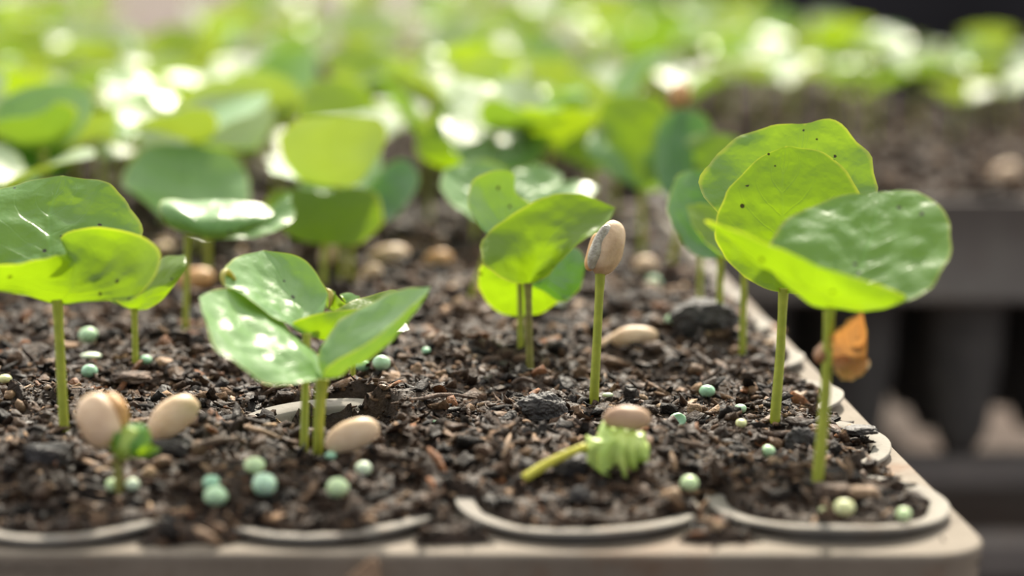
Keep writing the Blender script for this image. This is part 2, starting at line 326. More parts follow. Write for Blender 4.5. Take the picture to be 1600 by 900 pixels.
def big_mesh(name, parts, mat, loc, label, cat, smooth=False):
    tri = []; Vs, Cs, off, fl, ls = [], [], 0, [], []
    for V, Fc, C in parts:
        Fc = np.asarray(Fc); Vs.append(V); Cs.append(C); fl.append((Fc+off).ravel()); ls.append(np.full(len(Fc), Fc.shape[1])); off += len(V)
    V = np.vstack(Vs); C = np.vstack(Cs); li = np.concatenate(fl).astype(np.int32); ls = np.concatenate(ls).astype(np.int32); st = np.r_[0, np.cumsum(ls)[:-1]].astype(np.int32)
    me = bpy.data.meshes.new(name); me.vertices.add(len(V)); me.vertices.foreach_set('co', ((V-np.array(loc))*U).astype(np.float32).ravel())
    me.loops.add(len(li)); me.loops.foreach_set('vertex_index', li); me.polygons.add(len(ls)); me.polygons.foreach_set('loop_start', st); me.polygons.foreach_set('loop_total', ls)
    me.update(calc_edges=True); me.validate()
    a = me.color_attributes.new('col', 'FLOAT_COLOR', 'POINT'); a.data.foreach_set('color', np.c_[C, np.ones(len(C))].astype(np.float32).ravel())
    if smooth: me.polygons.foreach_set('use_smooth', [True]*len(me.polygons))
    me.materials.append(mat); o = bpy.data.objects.new(name, me); COL.objects.link(o); o.location = W(loc); return tag(o, label, cat, kind='stuff')

# ------------------------------------------------------------------ ground, dark shade block, rails
def box(x0, x1, y0, y1, z0, z1):
    V = [(x, y, z) for x in (x0, x1) for y in (y0, y1) for z in (z0, z1)]
    return V, [(0, 1, 3, 2), (4, 6, 7, 5), (0, 4, 5, 1), (2, 3, 7, 6), (0, 2, 6, 4), (1, 5, 7, 3)]
def bevel(o, w_, seg=2):
    b = o.modifiers.new('bevel', 'BEVEL'); b.width = w_*U; b.segments = seg; b.limit_method = 'ANGLE'; return o
V, Fc = box(-900, 900, -120, 2500, -22, -20); tag(link_mesh('ground', V, Fc, M['ground'], smooth=False), 'reddish brown dirt ground under and behind the trays', 'ground', kind='structure')
V, Fc = box(32, 420, 290, 330, -20, 90); tag(link_mesh('wall_back', V, Fc, M['dark_wall'], smooth=False), 'dark shaded wall beyond the seedlings at the top right corner', 'wall', kind='structure')  # added block, its dark colour stands in for the shaded background

# ------------------------------------------------------------------ trays
def rounded_rect(x0, x1, y0, y1, r, n=8):
    P = []
    for cx, cy, a0 in ((x1-r, y0+r, -90), (x1-r, y1-r, 0), (x0+r, y1-r, 90), (x0+r, y0+r, 180)):
        for k in range(n+1): a = math.radians(a0+90*k/n); P.append((cx+r*math.cos(a), cy+r*math.sin(a)))
    return P
def tray(name, x0, x1, y0, y1, ztop, hgt, mat, label, parts=True):
    t = thing(name, label, 'tray', ((x0+x1)/2, (y0+y1)/2, ztop-hgt))
    prof = [(.12, .0), (.17, .012), (.205, .05), (.215, .1), (.20, .16), (.10, 1.2), (.04, hgt-.35), (.32, hgt-.32), (.36, hgt-.26), (.36, hgt)]    # outward offset, drop
    V, Fc = [], []; n = None
    for o_, dz in prof:
        P = rounded_rect(x0-o_, x1+o_, y0-o_, y1+o_, 1.15+o_); n = len(P); V += [(a, b, ztop-dz) for a, b in P]
    for k in range(len(prof)-1): Fc += [(k*n+j, (k+1)*n+j, (k+1)*n+(j+1) % n, k*n+(j+1) % n) for j in range(n)]
    inner = rounded_rect(x0+.2, x1-.2, y0+.2, y1-.2, 1.0); b0 = len(V)                       # inner skin gives the wall its thickness
    for z in (ztop-hgt, ztop-.3): V += [(a, b, z) for a, b in inner]
    k = len(prof)-1; Fc += [(k*n+j, b0+j, b0+(j+1) % n, k*n+(j+1) % n) for j in range(n)]; Fc += [(b0+j, b0+n+j, b0+n+(j+1) % n, b0+(j+1) % n) for j in range(n)]
    Fc.append(tuple(b0+n+j for j in range(n))[::-1]); Fc.append(tuple(range(n)))
    if y0 < 0: V = [(a, b - (.030*(a+1) if b < 5 else 0), c) for a, b, c in V]        # the front edge is not quite square to the side
    o = link_mesh('tray_body', V, Fc, mat, t); return t
def lathe(prof, cx, cy, n=56, a0=0):
    V = [(cx+r*math.cos(2*math.pi*j/n), cy+r*math.sin(2*math.pi*j/n), z) for r, z in prof for j in range(n)]
    Fc = [(k*n+j, k*n+(j+1) % n, (k+1)*n+(j+1) % n, (k+1)*n+j) for k in range(len(prof)-1) if prof[k] != prof[k+1] for j in range(n)]
    return V, Fc
POTPROF = [(RI-.12, -1.6), (RI-.03, -.25), (RI, -.08), (RI+.03, -.01), (RI+.06, .01), (RI+.25, .03), (RO-.02, .04), (RO-.02, .04), (RO, .03), (RO, -.03), (RO, -.03), (RO-.12, -.06), (RI+.16, -.12), (RI+.10, -.3), (RI+.06, -1.6), (1.75, -8), (1.25, -11.2), (.75, -12.3), (.60, -12.3), (.60, -11.8), (1.1, -11.0), (1.6, -8), (RI-.12, -1.6)]
def pot(i, j, tilt, label, mat, group=None, dx=0, dy=0, dz=0):
    t = thing('seedling_pot', label, 'pot', (i*S+dx, j*S+dy, dz), group)
    V, Fc = lathe(POTPROF, i*S+dx, j*S+dy); V = np.array(V); c = np.array([i*S+dx, j*S+dy])
    if tilt != (0, 0): k = V[:, 2] > -.5; V[k, 2] += (V[k, 0]-c[0])*tilt[0]+(V[k, 1]-c[1])*tilt[1]
    wig = np.array([.035*math.sin(3*math.atan2(v[1]-c[1], v[0]-c[0])+i+j)+.02*nz(v, 1.2) for v in V]); k = V[:, 2] > -.5; V[k, 2] += wig[k]+dz
    lip = [f for f in Fc if all(V[q, 2] > -.5 for q in f)]; body = [f for f in Fc if f not in set(lip)]
    for nm, ff in (('lip', lip), ('tube', body)):
        ids = sorted({q for f in ff for q in f}); mp = {a: b for b, a in enumerate(ids)}
        link_mesh(nm, V[ids], [tuple(mp[q] for q in f) for f in ff], mat, t)
    return t
ZTRAY = -.20
tray('seedling_tray', -37.7, EDGE_X, EDGE_Y, 47.4, ZTRAY, 4.4, M['tray'], 'beige grey plastic tray whose rounded corner fills the bottom right of the photo')
tray('seedling_tray', 4.2, 44.6, 50.8, 100.0, ZTRAY+.1, 4.6, M['tray_dark'], 'dark brown grey tray standing apart behind on the right, tubes hanging beneath')
tray('seedling_tray', -37.7, 3.2, 49.0, 99.0, ZTRAY, 4.4, M['tray_dark'], 'dark tray crowded with blurred seedlings, directly behind the beige front tray')
tray('seedling_tray', -37.7, 3.2, 100.0, 150.0, ZTRAY, 4.4, M['tray_dark'], 'farthest dark tray in the middle, hidden under blurred leaves')
tray('seedling_tray', -79, -38.4, 49.0, 99.0, ZTRAY, 4.4, M['tray_dark'], 'dark tray at the upper left edge, under blurred leaves')
tray('seedling_tray', -79, -38.4, 100.0, 150.0, ZTRAY, 4.4, M['tray_dark'], 'farthest dark tray at the top left, beside the bare brown patch')
tray('seedling_tray', -79, 26, 151.0, 160.0, ZTRAY, 4.4, M['tray_dark'], 'last dark tray row, at the very top border behind blurred leaves')
tray('seedling_tray', 4.2, 26, 101.0, 150.0, ZTRAY, 4.4, M['tray_dark'], 'farthest dark tray in front of the dark wall at the upper right')
pl = {(0, 0): 'pot at the tray corner, nearly its whole pale lip showing', (-1, 0): 'front row pot with a pale curved lip under the crumpled fallen sprout',
      (-2, 0): 'front row pot with lip half buried, below four round green granules', (-3, 0): 'front row pot with curved lip at the bottom left, below the blurred sprout',
      (-2, 1): 'sunken pot with dark inner wall behind the twin green stems', (0, 1): 'second pot up the right edge, wide pale lip with scratches and black bark bits',
      (0, 2): 'third pot up the right edge, behind the scratched pale lip', (0, 3): 'fourth pot up the right edge, left of the dried brown leaf',
      (0, 4): 'fifth pot up the right edge, near the orange dried flake'}
tl = {(0, 0): (-.005, -.02), (-1, 0): (-.01, -.01), (-2, 1): (0, .2), (0, 1): (.0, .03), (0, 2): (.02, 0)}
for (i, j) in EXPOSED:
    pot(i, j, tl.get((i, j), (0, 0)), pl.get((i, j), 'small blurred pot lip far up the right tray edge'), M['pot'], 'pots in the front tray' if (i, j) in pl else 'blurred pots far up the tray edge')
TUBES = ['dark hanging tube pot partly behind the corner seedling', 'dark hanging tube pot just right of the dried scrap on the stem', 'dark hanging tube pot ending in a point between two brown gaps', 'dark hanging tube pot cut by the right border']
for k in range(12):
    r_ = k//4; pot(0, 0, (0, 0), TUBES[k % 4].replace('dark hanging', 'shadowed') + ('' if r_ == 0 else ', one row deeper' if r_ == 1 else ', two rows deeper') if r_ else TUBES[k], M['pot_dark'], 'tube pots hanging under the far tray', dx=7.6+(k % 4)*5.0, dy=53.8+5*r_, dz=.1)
for k, (y_, z0, z1, lab) in enumerate([(52.0, -13.6, -12.3, 'grey upper bench rail below the hanging dark tubes'), (46.5, -16.2, -14.6, 'lower grey bench rail nearer the camera at the right border')]):
    V, Fc = box(4, 70, y_, y_+2.2, z0, z1); o = bevel(link_mesh('bench_rail', V, Fc, M['rail'], smooth=False), .2); tag(o, lab, 'rail')
for k, x in enumerate((4.6, 68)):
    V, Fc = box(x, x+2, 48.8, 51.9, -20, -12.4); tag(bevel(link_mesh('bench_post', V, Fc, M['rail'], smooth=False), .2), ['short grey bench post behind the front tray edge', 'short grey bench post beyond the right border'][k], 'post')

# ------------------------------------------------------------------ soil
parts = [soil_sheet('s', -24, 2.5, -2.6, 22, .085, .12, '')]
parts.append(soil_sheet('s', -37.4, 2.5, 22, 47, .3, .2, ''))
CLEAR = [at_z(a, b, .25)[:2] for a, b in [(1105, 614), (1059, 660), (1157, 642), (1158, 665), (1200, 710), (413, 765), (527, 768), (1319, 800), (337, 782), (398, 730)]]     # loose grit kept off the granules
def field(x0, x1, y0, y1, dens):
    n = int((x1-x0)*(y1-y0)*dens); xs = rng.uniform(x0, x1, n); ys = rng.uniform(y0, y1, n)
    # keep what the photograph could show: a wedge that widens away from the camera
    dx = (xs-CAM[0])*RT[0]+(ys-CAM[1])*RT[1]; dz = (xs-CAM[0])*FW[0]+(ys-CAM[1])*FW[1]; k = (np.abs(dx) < dz*.262+.8)
    xs, ys = xs[k], ys[k]; k = ((H(xs, ys) > -.24) | (np.hypot(xs+10, ys-5) < RI-.15)) & (expo(xs, ys) < .5)
    for a, b in CLEAR: k &= np.hypot(xs-a, (ys-b+.12)*.8) > .24
    return xs[k], ys[k]
xs, ys = field(-19, 2.5, -2.45, 12, 24); parts.append(chips(xs, ys, H, .045, .26, {'grit': .28, 'lump': .10, 'flake': .34, 'stick': .28}, PAL))
xs, ys = field(-19, 2.5, -2.45, 12, 70); parts.append(chips(xs, ys, H, .03, .09, {'grit': .7, 'stick': .15, 'flake': .15}, PAL))
xs, ys = field(-26, 2.5, 12, 30, 14); parts.append(chips(xs, ys, H, .08, .32, {'grit': .5, 'lump': .1, 'flake': .25, 'stick': .15}, PAL))
xs, ys = field(-30, 2.5, 30, 47, 5); parts.append(chips(xs, ys, H, .12, .4, {'grit': .7, 'flake': .3}, PAL))
big_mesh('potting_soil', parts, M['soil'], (-8, 10, 0), 'dark brown chunky potting soil filling the front tray', 'soil')
def Hfar(x, y): return .1 + .7*vnoise(x, y, .4, 31) + .5*vnoise(x, y, 1.3, 32) - .3
def PALF(f): return PAL*f
far_parts = lambda x0, x1, y0, y1: [soil_sheet('s', x0, x1, y0, y1, .5, .3, '', hf=Hfar)]
def far_soil(x0, x1, y0, y1, label, dens=3.0):
    p = far_parts(x0, x1, y0, y1); n = int((x1-x0)*(y1-y0)*dens); xs = rng.uniform(x0, x1, n); ys = rng.uniform(y0, y1, n)
    p.append(chips(xs, ys, Hfar, .12, .5, {'grit': .6, 'flake': .4}, PALF(.75)))
    big_mesh('potting_soil', p, M['soil_far'], ((x0+x1)/2, (y0+y1)/2, 0), label, 'soil')
far_soil(4.5, 44.3, 51.2, 99.7, 'bare brown soil in the dark tray at the right, few seedlings')
far_soil(-37.4, 2.9, 49.3, 98.7, 'soil under the blurred crowd directly behind the front tray', 1)
far_soil(-37.4, 2.9, 100.3, 149.7, 'soil of the farthest middle tray, hidden under leaves', .6)
far_soil(-78.7, -38.7, 49.3, 98.7, 'soil of the upper left tray, glimpsed between leaves', .6)
far_soil(-78.7, -38.7, 100.3, 149.7, 'soil of the farthest left tray at the bare brown patch', .6)
far_soil(-78.7, 25.7, 151.3, 159.7, 'soil of the last tray row at the top border', .6)
far_soil(4.5, 25.7, 101.3, 149.7, 'soil of the far tray in front of the dark wall', .6)

# ------------------------------------------------------------------ builders for plants, seeds and granules
def on_soil(px, py, lift=0.0):
    z = .2
    for _ in range(12): P = at_z(px, py, z); z = .5*z + .5*(Hs(P[0], P[1])+lift)
    return at_z(px, py, z)
def root_of(name, label, cat, bpx, bpy_, group=None):
    P = on_soil(bpx, bpy_, .05); return thing(name, label, cat, P, group), P, depth(P)
def stem_of(t, P, top, w0, w1, mat='stem', bend=(0, 0), label=None, dtop=0.0):
    d = depth(P); T = at_depth(top[0], top[1], d+dtop); B = P - np.array([0, 0, .5])+(P-T)*.02
    mid = (P+T)/2 + RT*bend[0] + UP*bend[1]
    o = tube('stem', [B, P, mid, T, T+(T-mid)*.06], [w0/2*1.05, w0/2, (w0*.45+w1*.55)/2, w1/2, w1/2*1.35], M[mat], t, 12, 22)
    return tag(o, label), T, d+dtop
def bean_mesh(C, ax, nrm, ln, wd, th, groove=.0, flat=.45, nv=26, nu=32, seed=0, rough=.0):
    ax = ax/np.linalg.norm(ax); nrm = nrm-ax*(nrm@ax); nrm /= np.linalg.norm(nrm); sd_ = np.cross(ax, nrm); V, Fc = [], []
    for i in range(nv+1):
        a = math.pi*i/nv; x = -math.cos(a); r = max(0.0, math.sin(a))**.86
        for j in range(nu):
            b = 2*math.pi*j/nu; s = math.cos(b)*r; n = math.sin(b)*r
            if n < 0: n *= flat; n += groove*math.exp(-(s/.17)**2)*(r**.7)*1.0
            p = C+ax*x*ln/2+sd_*s*wd/2+nrm*n*th; p = p + nrm*rough*nz(p+seed, 3.0)+sd_*rough*nz(p+seed+9, 2.2); V.append(p)
    Fc = [(i*nu+j, i*nu+(j+1) % nu, (i+1)*nu+(j+1) % nu, (i+1)*nu+j) for i in range(nv) for j in range(nu)]
    return np.array(V), Fc
def bean_px(name, a, b, d, wd, th, mat, parent=None, toward=(0, -.6, .8), **kw):
    """a, b: end points in the photograph with their depth offsets; wd, th in cm"""
    A, B = at_depth(a[0], a[1], d+a[2]), at_depth(b[0], b[1], d+b[2])
    V, Fc = bean_mesh((A+B)/2, B-A, np.array(toward, float), np.linalg.norm(B-A), wd, th, seed=random.random()*30, **kw)
    return link_mesh(name, V, Fc, M[mat], parent)

# ------------------------------------------------------------------ seedlings in sharp view, left to right
t, P, d = root_of('coffee_seedling', 'tall seedling cut by the left border, wide wavy leaf behind a bright folded one', 'seedling', 100, 668)
_, T, d1 = stem_of(t, P, (90, 474), .21, .20)
hero_leaf(t, d1, [(20, 425, .6), (-55, 375, 1.0), (-50, 302, 1.9), (25, 283, 2.4)], [(90, 475, 0), (80, 400, .9), (78, 335, 1.8), (98, 274, 2.5)], [(150, 430, .5), (203, 400, .8), (217, 350, 1.5), (175, 290, 2.3)], 'leaf', wav=.12)
hero_leaf(t, d1, [(40, 462, -.4), (-30, 448, -1.0), (-45, 426, -1.5), (30, 408, -1.4), (92, 400, -.7)], [(90, 476, 0), (112, 448, -.2), (116, 415, -.1), (104, 396, .0)], [(150, 471, -.2), (212, 462, -.6), (248, 415, -.7), (220, 368, -.2), (150, 353, .1), (96, 370, .2)], 'leaf_yellow', nu=30, wav=.05)
t, P, d = root_of('coffee_seedling', 'small thin seedling with one raised yellow-green leaf, just right of the big left one', 'seedling', 212, 574)
_, T, d1 = stem_of(t, P, (210, 484), .16, .15)
hero_leaf(t, d1, [(188, 476, 0), (180, 462, .2), (212, 430, .4), (255, 402, .3)], [(210, 485, 0), (240, 450, -.3), (272, 415, -.3), (290, 398, 0)], [(232, 481, -.3), (262, 459, -.5), (289, 420, -.5)], 'leaf_yellow', cor=.01)
hero_leaf(t, d1, [(190, 480, .5), (160, 460, 1.2), (150, 430, 1.6)], [(210, 485, 0), (190, 455, .8), (170, 425, 1.6)], [(215, 470, .7), (205, 440, 1.4), (190, 420, 1.8)], 'leaf', cor=.01)
t, P, d = root_of('coffee_seedling', 'front seedling of the twin stems, two pale glossy leaves spread in a V', 'seedling', 497, 712)
_, T, d1 = stem_of(t, P, (503, 596), .20, .23, bend=(-.02, 0))
hero_leaf(t, d1, [(496, 545, .7), (438, 492, 1.1), (378, 459, .9), (335, 452, .3)], [(503, 590, 0), (448, 556, -.3), (375, 510, -.3), (311, 464, -.3)], [(472, 601, -.8), (412, 594, -1.6), (357, 560, -1.9), (322, 508, -1.3)], 'leaf_pale', wav=.09)
hero_leaf(t, d1, [(499, 550, .3), (524, 510, .7), (566, 476, .7), (618, 455, .4)], [(503, 593, 0), (543, 577, -.4), (610, 528, -.6), (673, 448, -.2)], [(517, 570, -.6), (560, 545, -1.0), (620, 500, -1.0), (660, 462, -.6)], 'leaf_pale', wav=.04)
t, P, d = root_of('coffee_seedling', 'rear seedling of the twin stems, upright round grey-green leaf with a curled brown notch', 'seedling', 475, 705)
_, T, d1 = stem_of(t, P, (479, 527), .18, .15, dtop=.5)
hero_leaf(t, d1, [(440, 502, -.3), (392, 466, -.5), (350, 434, -.3), (366, 404, .7)], [(479, 527, 0), (468, 492, .5), (445, 450, 1.0), (412, 391, 1.5)], [(502, 505, .4), (509, 475, .8), (502, 440, 1.2), (468, 402, 1.5)], 'leaf_pale', wav=.05)
hero_leaf(t, d1, [(500, 500, .9), (540, 478, 1.8), (585, 459, 2.2), (610, 453, 2.0)], [(479, 527, 0), (520, 526, .6), (580, 494, 1.3), (628, 456, 1.7)], [(456, 507, .0), (505, 487, .2), (560, 482, .8), (605, 470, 1.3)], 'leaf_yellow', wav=.04)
g = [at_depth(*q) for q in [(350, 446, d1-.3), (347, 432, d1-.2), (354, 424, d1), (362, 430, d1+.1), (368, 438, d1+.1)]]
tag(tube('leaf_curl', g, [.03, .06, .07, .05, .03], M['dry'], t, 8, 14), 'curled brown edge of the notched leaf')
t, P, d = root_of('coffee_seedling', 'stunted seedling behind the twin stems, small curled leaves tinged orange', 'seedling', 551, 602)
_, T, d1 = stem_of(t, P, (553, 505), .13, .12)
hero_leaf(t, d1, [(520, 490, .2), (500, 470, .6), (508, 450, .6)], [(553, 505, 0), (530, 490, .2), (518, 470, .4), (524, 456, .6)], [(545, 480, -.1), (535, 470, .1), (528, 462, .3)], 'leaf_yellow', nu=12, nv=12)
hero_leaf(t, d1, [(540, 470, .2), (530, 458, .4), (545, 455, .4)], [(553, 505, 0), (548, 480, .0), (556, 462, .2)], [(565, 490, -.1), (565, 470, 0), (562, 462, .1)], 'leaf', nu=12, nv=12)
hero_leaf(t, d1, [(590, 490, .3), (615, 490, .3), (632, 500, .2)], [(553, 505, 0), (600, 503, 0), (640, 515, -.2)], [(590, 512, -.2), (612, 518, -.4), (630, 518, -.3)], 'leaf', nu=12, nv=12)
g = [at_depth(*q) for q in [(507, 452, d1+.4), (515, 456, d1+.4), (517, 468, d1+.3), (514, 482, d1+.3)]]
tag(tube('dried_tip', g, [.03, .07, .06, .02], M['dry'], t, 8, 12), 'dried orange tip')

t, P, d = root_of('coffee_seedling', 'seedling holding one tall bright yellow-green leaf with dark specks, left of the seed-topped stem', 'seedling', 828, 578)
_, T, d1 = stem_of(t, P, (825, 446), .19, .18, 'stem_brown')
hero_leaf(t, d1, [(795, 440, -.5), (752, 412, -.8), (760, 372, -.2), (835, 315, .3), (900, 302, .4)], [(825, 444, 0), (845, 395, -.1), (885, 350, 0), (962, 325, .2)], [(850, 433, -.4), (882, 405, -.8), (918, 372, -.7), (947, 346, -.3)], 'leaf_yellow', cor=.008)
hero_leaf(t, d1, [(840, 420, .6), (870, 392, 1.4), (905, 390, 1.8)], [(825, 444, 0), (868, 432, 1.0), (915, 412, 1.8)], [(850, 455, .9), (880, 468, 1.3), (905, 450, 1.8)], 'leaf_dark')
t, P, d = root_of('coffee_seedling', 'seedling just behind the specked leaf, folded green leaf above and round yellow leaf hanging low', 'seedling', 814, 541)
_, T, d1 = stem_of(t, P, (812, 425), .17, .16)
hero_leaf(t, d1, [(765, 368, -.4), (728, 325, -.5), (738, 286, -.2), (765, 268, 0)], [(812, 420, 0), (792, 360, .2), (785, 310, .3), (792, 266, .2)], [(826, 370, .3), (832, 325, .5), (806, 300, .4), (803, 272, .3)], 'leaf_pale')
hero_leaf(t, d1, [(770, 405, .3), (750, 430, .5), (758, 465, .8), (785, 490, .9)], [(812, 422, 0), (815, 445, .3), (818, 470, .7), (815, 494, .9)], [(860, 415, .3), (885, 435, .6), (878, 465, .8), (848, 488, .9)], 'leaf_yellow')
t, P, d = root_of('coffee_seedling', 'blurred seedling with pale silvery leaves peeking above the specked leaf', 'seedling', 735, 470)
_, T, d1 = stem_of(t, P, (775, 350), .17, .16)
hero_leaf(t, d1, [(735, 345, -.3), (692, 305, .0), (692, 268, .8)], [(775, 350, 0), (745, 305, .6), (722, 256, 1.4)], [(800, 310, .6), (795, 270, 1.2), (755, 250, 1.6)], 'leaf_pale', wav=.1)
hero_leaf(t, d1, [(790, 300, .9), (810, 262, 1.8), (850, 258, 2.0)], [(775, 350, 0), (830, 305, 1.0), (878, 272, 2.0)], [(820, 325, .3), (860, 310, .7), (878, 292, 1.4)], 'leaf_pale')
hero_leaf(t, d1, [(830, 310, .6), (880, 286, 1.0), (915, 284, 1.2)], [(775, 350, 0), (870, 312, .4), (934, 293, .8)], [(840, 330, -.2), (890, 318, 0), (925, 305, .4)], 'leaf_pale')

# the sprout that still carries its seed
t, P, d = root_of('coffee_sprout', 'straight green sprout still wearing its tan seed at the top', 'sprout', 928, 628)
_, T, d1 = stem_of(t, P, (938, 428), .225, .20)
b = bean_px('seed_coat', (933, 429, 0), (962, 345, .1), d1, .82, .42, 'husk', t, toward=(.75, -.65, .12), flat=.5, groove=.0, rough=.03); b['label'] = 'tan parchment shell'
b = bean_px('inner_seed', (923, 421, -.22), (953, 352, -.12), d1, .36, .28, 'silver', t, toward=(-.6, -.8, .0), groove=0, flat=.6, rough=.07); b['label'] = 'grey seed in the split'
b = bean_px('shell_flap', (921, 424, -.06), (938, 364, .1), d1, .40, .20, 'husk_orange', t, toward=(-1, -.35, .1), groove=0, flat=.5, rough=.05); b['label'] = 'split orange flap of shell'

t, P, d = root_of('coffee_seedling', 'seedling inside the right edge, bright upright veined leaf before a larger glossy one', 'seedling', 1211, 655)
_, T, d1 = stem_of(t, P, (1224, 456), .235, .20, bend=(.02, 0))
hero_leaf(t, d1, [(1170, 390, .9), (1110, 322, 1.3), (1097, 272, 1.8), (1145, 217, 2.4), (1205, 198, 2.6)], [(1225, 452, .1), (1238, 370, 1.1), (1246, 280, 2.0), (1258, 193, 2.6)], [(1310, 400, .8), (1358, 345, 1.2), (1369, 288, 1.8), (1347, 225, 2.3), (1300, 189, 2.6)], 'leaf', wav=.13)
hero_leaf(t, d1, [(1188, 448, -.3), (1112, 372, -.5), (1135, 305, -.1), (1188, 246, .3)], [(1224, 458, 0), (1224, 380, -.2), (1222, 300, 0), (1228, 228, .4)], [(1262, 458, -.3), (1345, 395, -.5), (1348, 308, -.1), (1290, 240, .3)], 'leaf_yellow', wav=.07)
t, P, d = root_of('coffee_seedling', 'seedling with a small pointed yellow leaf, third stem from the corner along the right edge', 'seedling', 1160, 558)
_, T, d1 = stem_of(t, P, (1163, 414), .19, .18)
hero_leaf(t, d1, [(1165, 375, .4), (1130, 332, .3), (1098, 317, .1)], [(1163, 414, 0), (1122, 385, -.4), (1072, 321, -.2)], [(1145, 413, -.5), (1112, 388, -.8), (1082, 352, -.6)], 'leaf_yellow')
hero_leaf(t, d1, [(1190, 370, .9), (1225, 330, 1.6), (1250, 330, 1.9)], [(1163, 414, 0), (1210, 380, .9), (1260, 345, 1.8)], [(1200, 412, .2), (1240, 400, .8), (1262, 370, 1.4)], 'leaf')
t, P, d = root_of('coffee_seedling', 'seedling with a dark green cupped leaf, fourth stem from the corner along the right edge', 'seedling', 1124, 519)
_, T, d1 = stem_of(t, P, (1126, 404), .19, .18)
hero_leaf(t, d1, [(1090, 402, -.3), (1058, 372, -.4), (1046, 315, -.1), (1060, 275, .4)], [(1126, 405, 0), (1098, 365, .2), (1085, 315, .6), (1082, 266, 1.0)], [(1160, 385, .2), (1162, 345, .5), (1140, 295, .9), (1110, 268, 1.1)], 'leaf_dark')
t, P, d = root_of('coffee_seedling', 'faint thin stemmed seedling, fifth from the corner along the right edge', 'seedling', 1093, 482)
_, T, d1 = stem_of(t, P, (1095, 385), .16, .15)
hero_leaf(t, d1, [(1080, 370, .2), (1062, 345, .4), (1070, 325, .6)], [(1095, 386, 0), (1085, 355, .4), (1085, 325, .8)], [(1115, 370, .2), (1110, 345, .5), (1100, 325, .8)], 'leaf')

t, P, d = root_of('coffee_seedling', 'corner seedling with big glossy leaf open to the right and brown scrap on its stem', 'seedling', 1278, 751)
_, T, d1 = stem_of(t, P, (1296, 484), .235, .20, bend=(.03, 0))
hero_leaf(t, d1, [(1240, 452, .4), (1198, 392, 1.0), (1225, 345, 1.6), (1300, 310, 2.1)], [(1296, 482, 0), (1338, 428, .5), (1362, 360, 1.3), (1378, 299, 2.1)], [(1370, 482, -.3), (1440, 462, -.3), (1483, 400, .3), (1480, 335, 1.0), (1435, 300, 1.8)], 'leaf', wav=.08, cor=.01, edge=.03)
hero_leaf(t, d1, [(1262, 474, 0), (1190, 415, .2), (1104, 347, -.1), (1180, 372, -.9), (1240, 398, -1.5)], [(1296, 483, 0), (1292, 468, -.8), (1288, 448, -1.5), (1282, 418, -1.8)], [(1325, 481, 0), (1380, 480, 0), (1418, 467, -.2), (1375, 447, -1.0), (1325, 430, -1.6)], 'leaf_yellow', nu=30, wav=.02, cor=.006)
b = hero_leaf(t, d1-.05, [(1303, 545, -.15), (1318, 515, -.3), (1340, 490, .0)], [(1302, 560, 0), (1322, 550, .25), (1337, 520, .3), (1347, 486, .1)], [(1310, 585, .0), (1345, 592, -.1), (1356, 570, .2), (1354, 520, .3)], 'dry', 'dried_scrap', 'curled orange brown dried scrap', wav=.18, cor=.05)
b = hero_leaf(t, d1-.05, [(1305, 575, -.1), (1320, 590, -.3), (1345, 585, -.4)], [(1302, 560, 0), (1325, 570, .1), (1359, 567, -.2)], [(1315, 555, .1), (1335, 560, .2), (1350, 558, .1)], 'dry', 'dried_scrap', 'curled orange brown dried scrap', wav=.15, cor=.04)
b = hero_leaf(t, d1, [(1285, 532, .2), (1275, 540, .3), (1270, 552, .3)], [(1300, 545, .1), (1286, 552, -.1), (1272, 562, .2)], [(1295, 565, .0), (1285, 572, 0), (1276, 568, .1)], 'dry_dark', 'dried_wrap', 'dark brown wrap round the stem', wav=.1, nu=12, nv=12)

# the two lowly sprouts
t, P, d = root_of('coffee_sprout', 'blurred sprout at the bottom left with crumpled green leaf and peach seed shell', 'sprout', 186, 772)
_, T, d1 = stem_of(t, P, (183, 716), .15, .17, 'stem_brown')
b = bean_px('seed_coat', (172, 697, -.1), (140, 616, .1), d1, .86, .42, 'husk', t, toward=(-.5, -.75, .2), flat=.7, rough=.05); b['label'] = 'peach parchment shell'
b = bean_px('shell_flap', (188, 675, .1), (170, 614, .2), d1, .48, .34, 'husk_orange', t, toward=(.5, -.7, .2), flat=.6, rough=.08); b['label'] = 'orange split half of shell'
b = bean_px('leaf', (172, 680, 0), (222, 700, 0), d1, .64, .30, 'crumple', t, toward=(0, -.8, .5), flat=.9, rough=.12)
hero_leaf(t, d1, [(175, 690, -.2), (190, 665, .1), (215, 660, .2)], [(183, 722, 0), (208, 695, -.3), (232, 668, -.1)], [(205, 715, -.2), (230, 705, -.3), (240, 685, -.2)], 'leaf', wav=.15, nu=14, nv=14)
hero_leaf(t, d1, [(205, 695, .1), (225, 690, .1)], [(190, 708, 0), (222, 702, 0), (252, 703, 0)], [(205, 715, -.1), (230, 715, -.1)], 'leaf', nu=12, nv=12)
t, P, d = root_of('fallen_sprout', 'pale sprout lying on the soil with pleated crumpled leaf, tan seed above', 'sprout', 822, 748)
A = [at_depth(818, 748, d-.05), at_depth(850, 728, d+.05), at_depth(885, 710, d+.1), at_depth(915, 697, d+.2)]
tag(tube('stem', A, [.10, .10, .085, .08], M['stem_yellow'], t, 12, 20), 'yellowish stem')
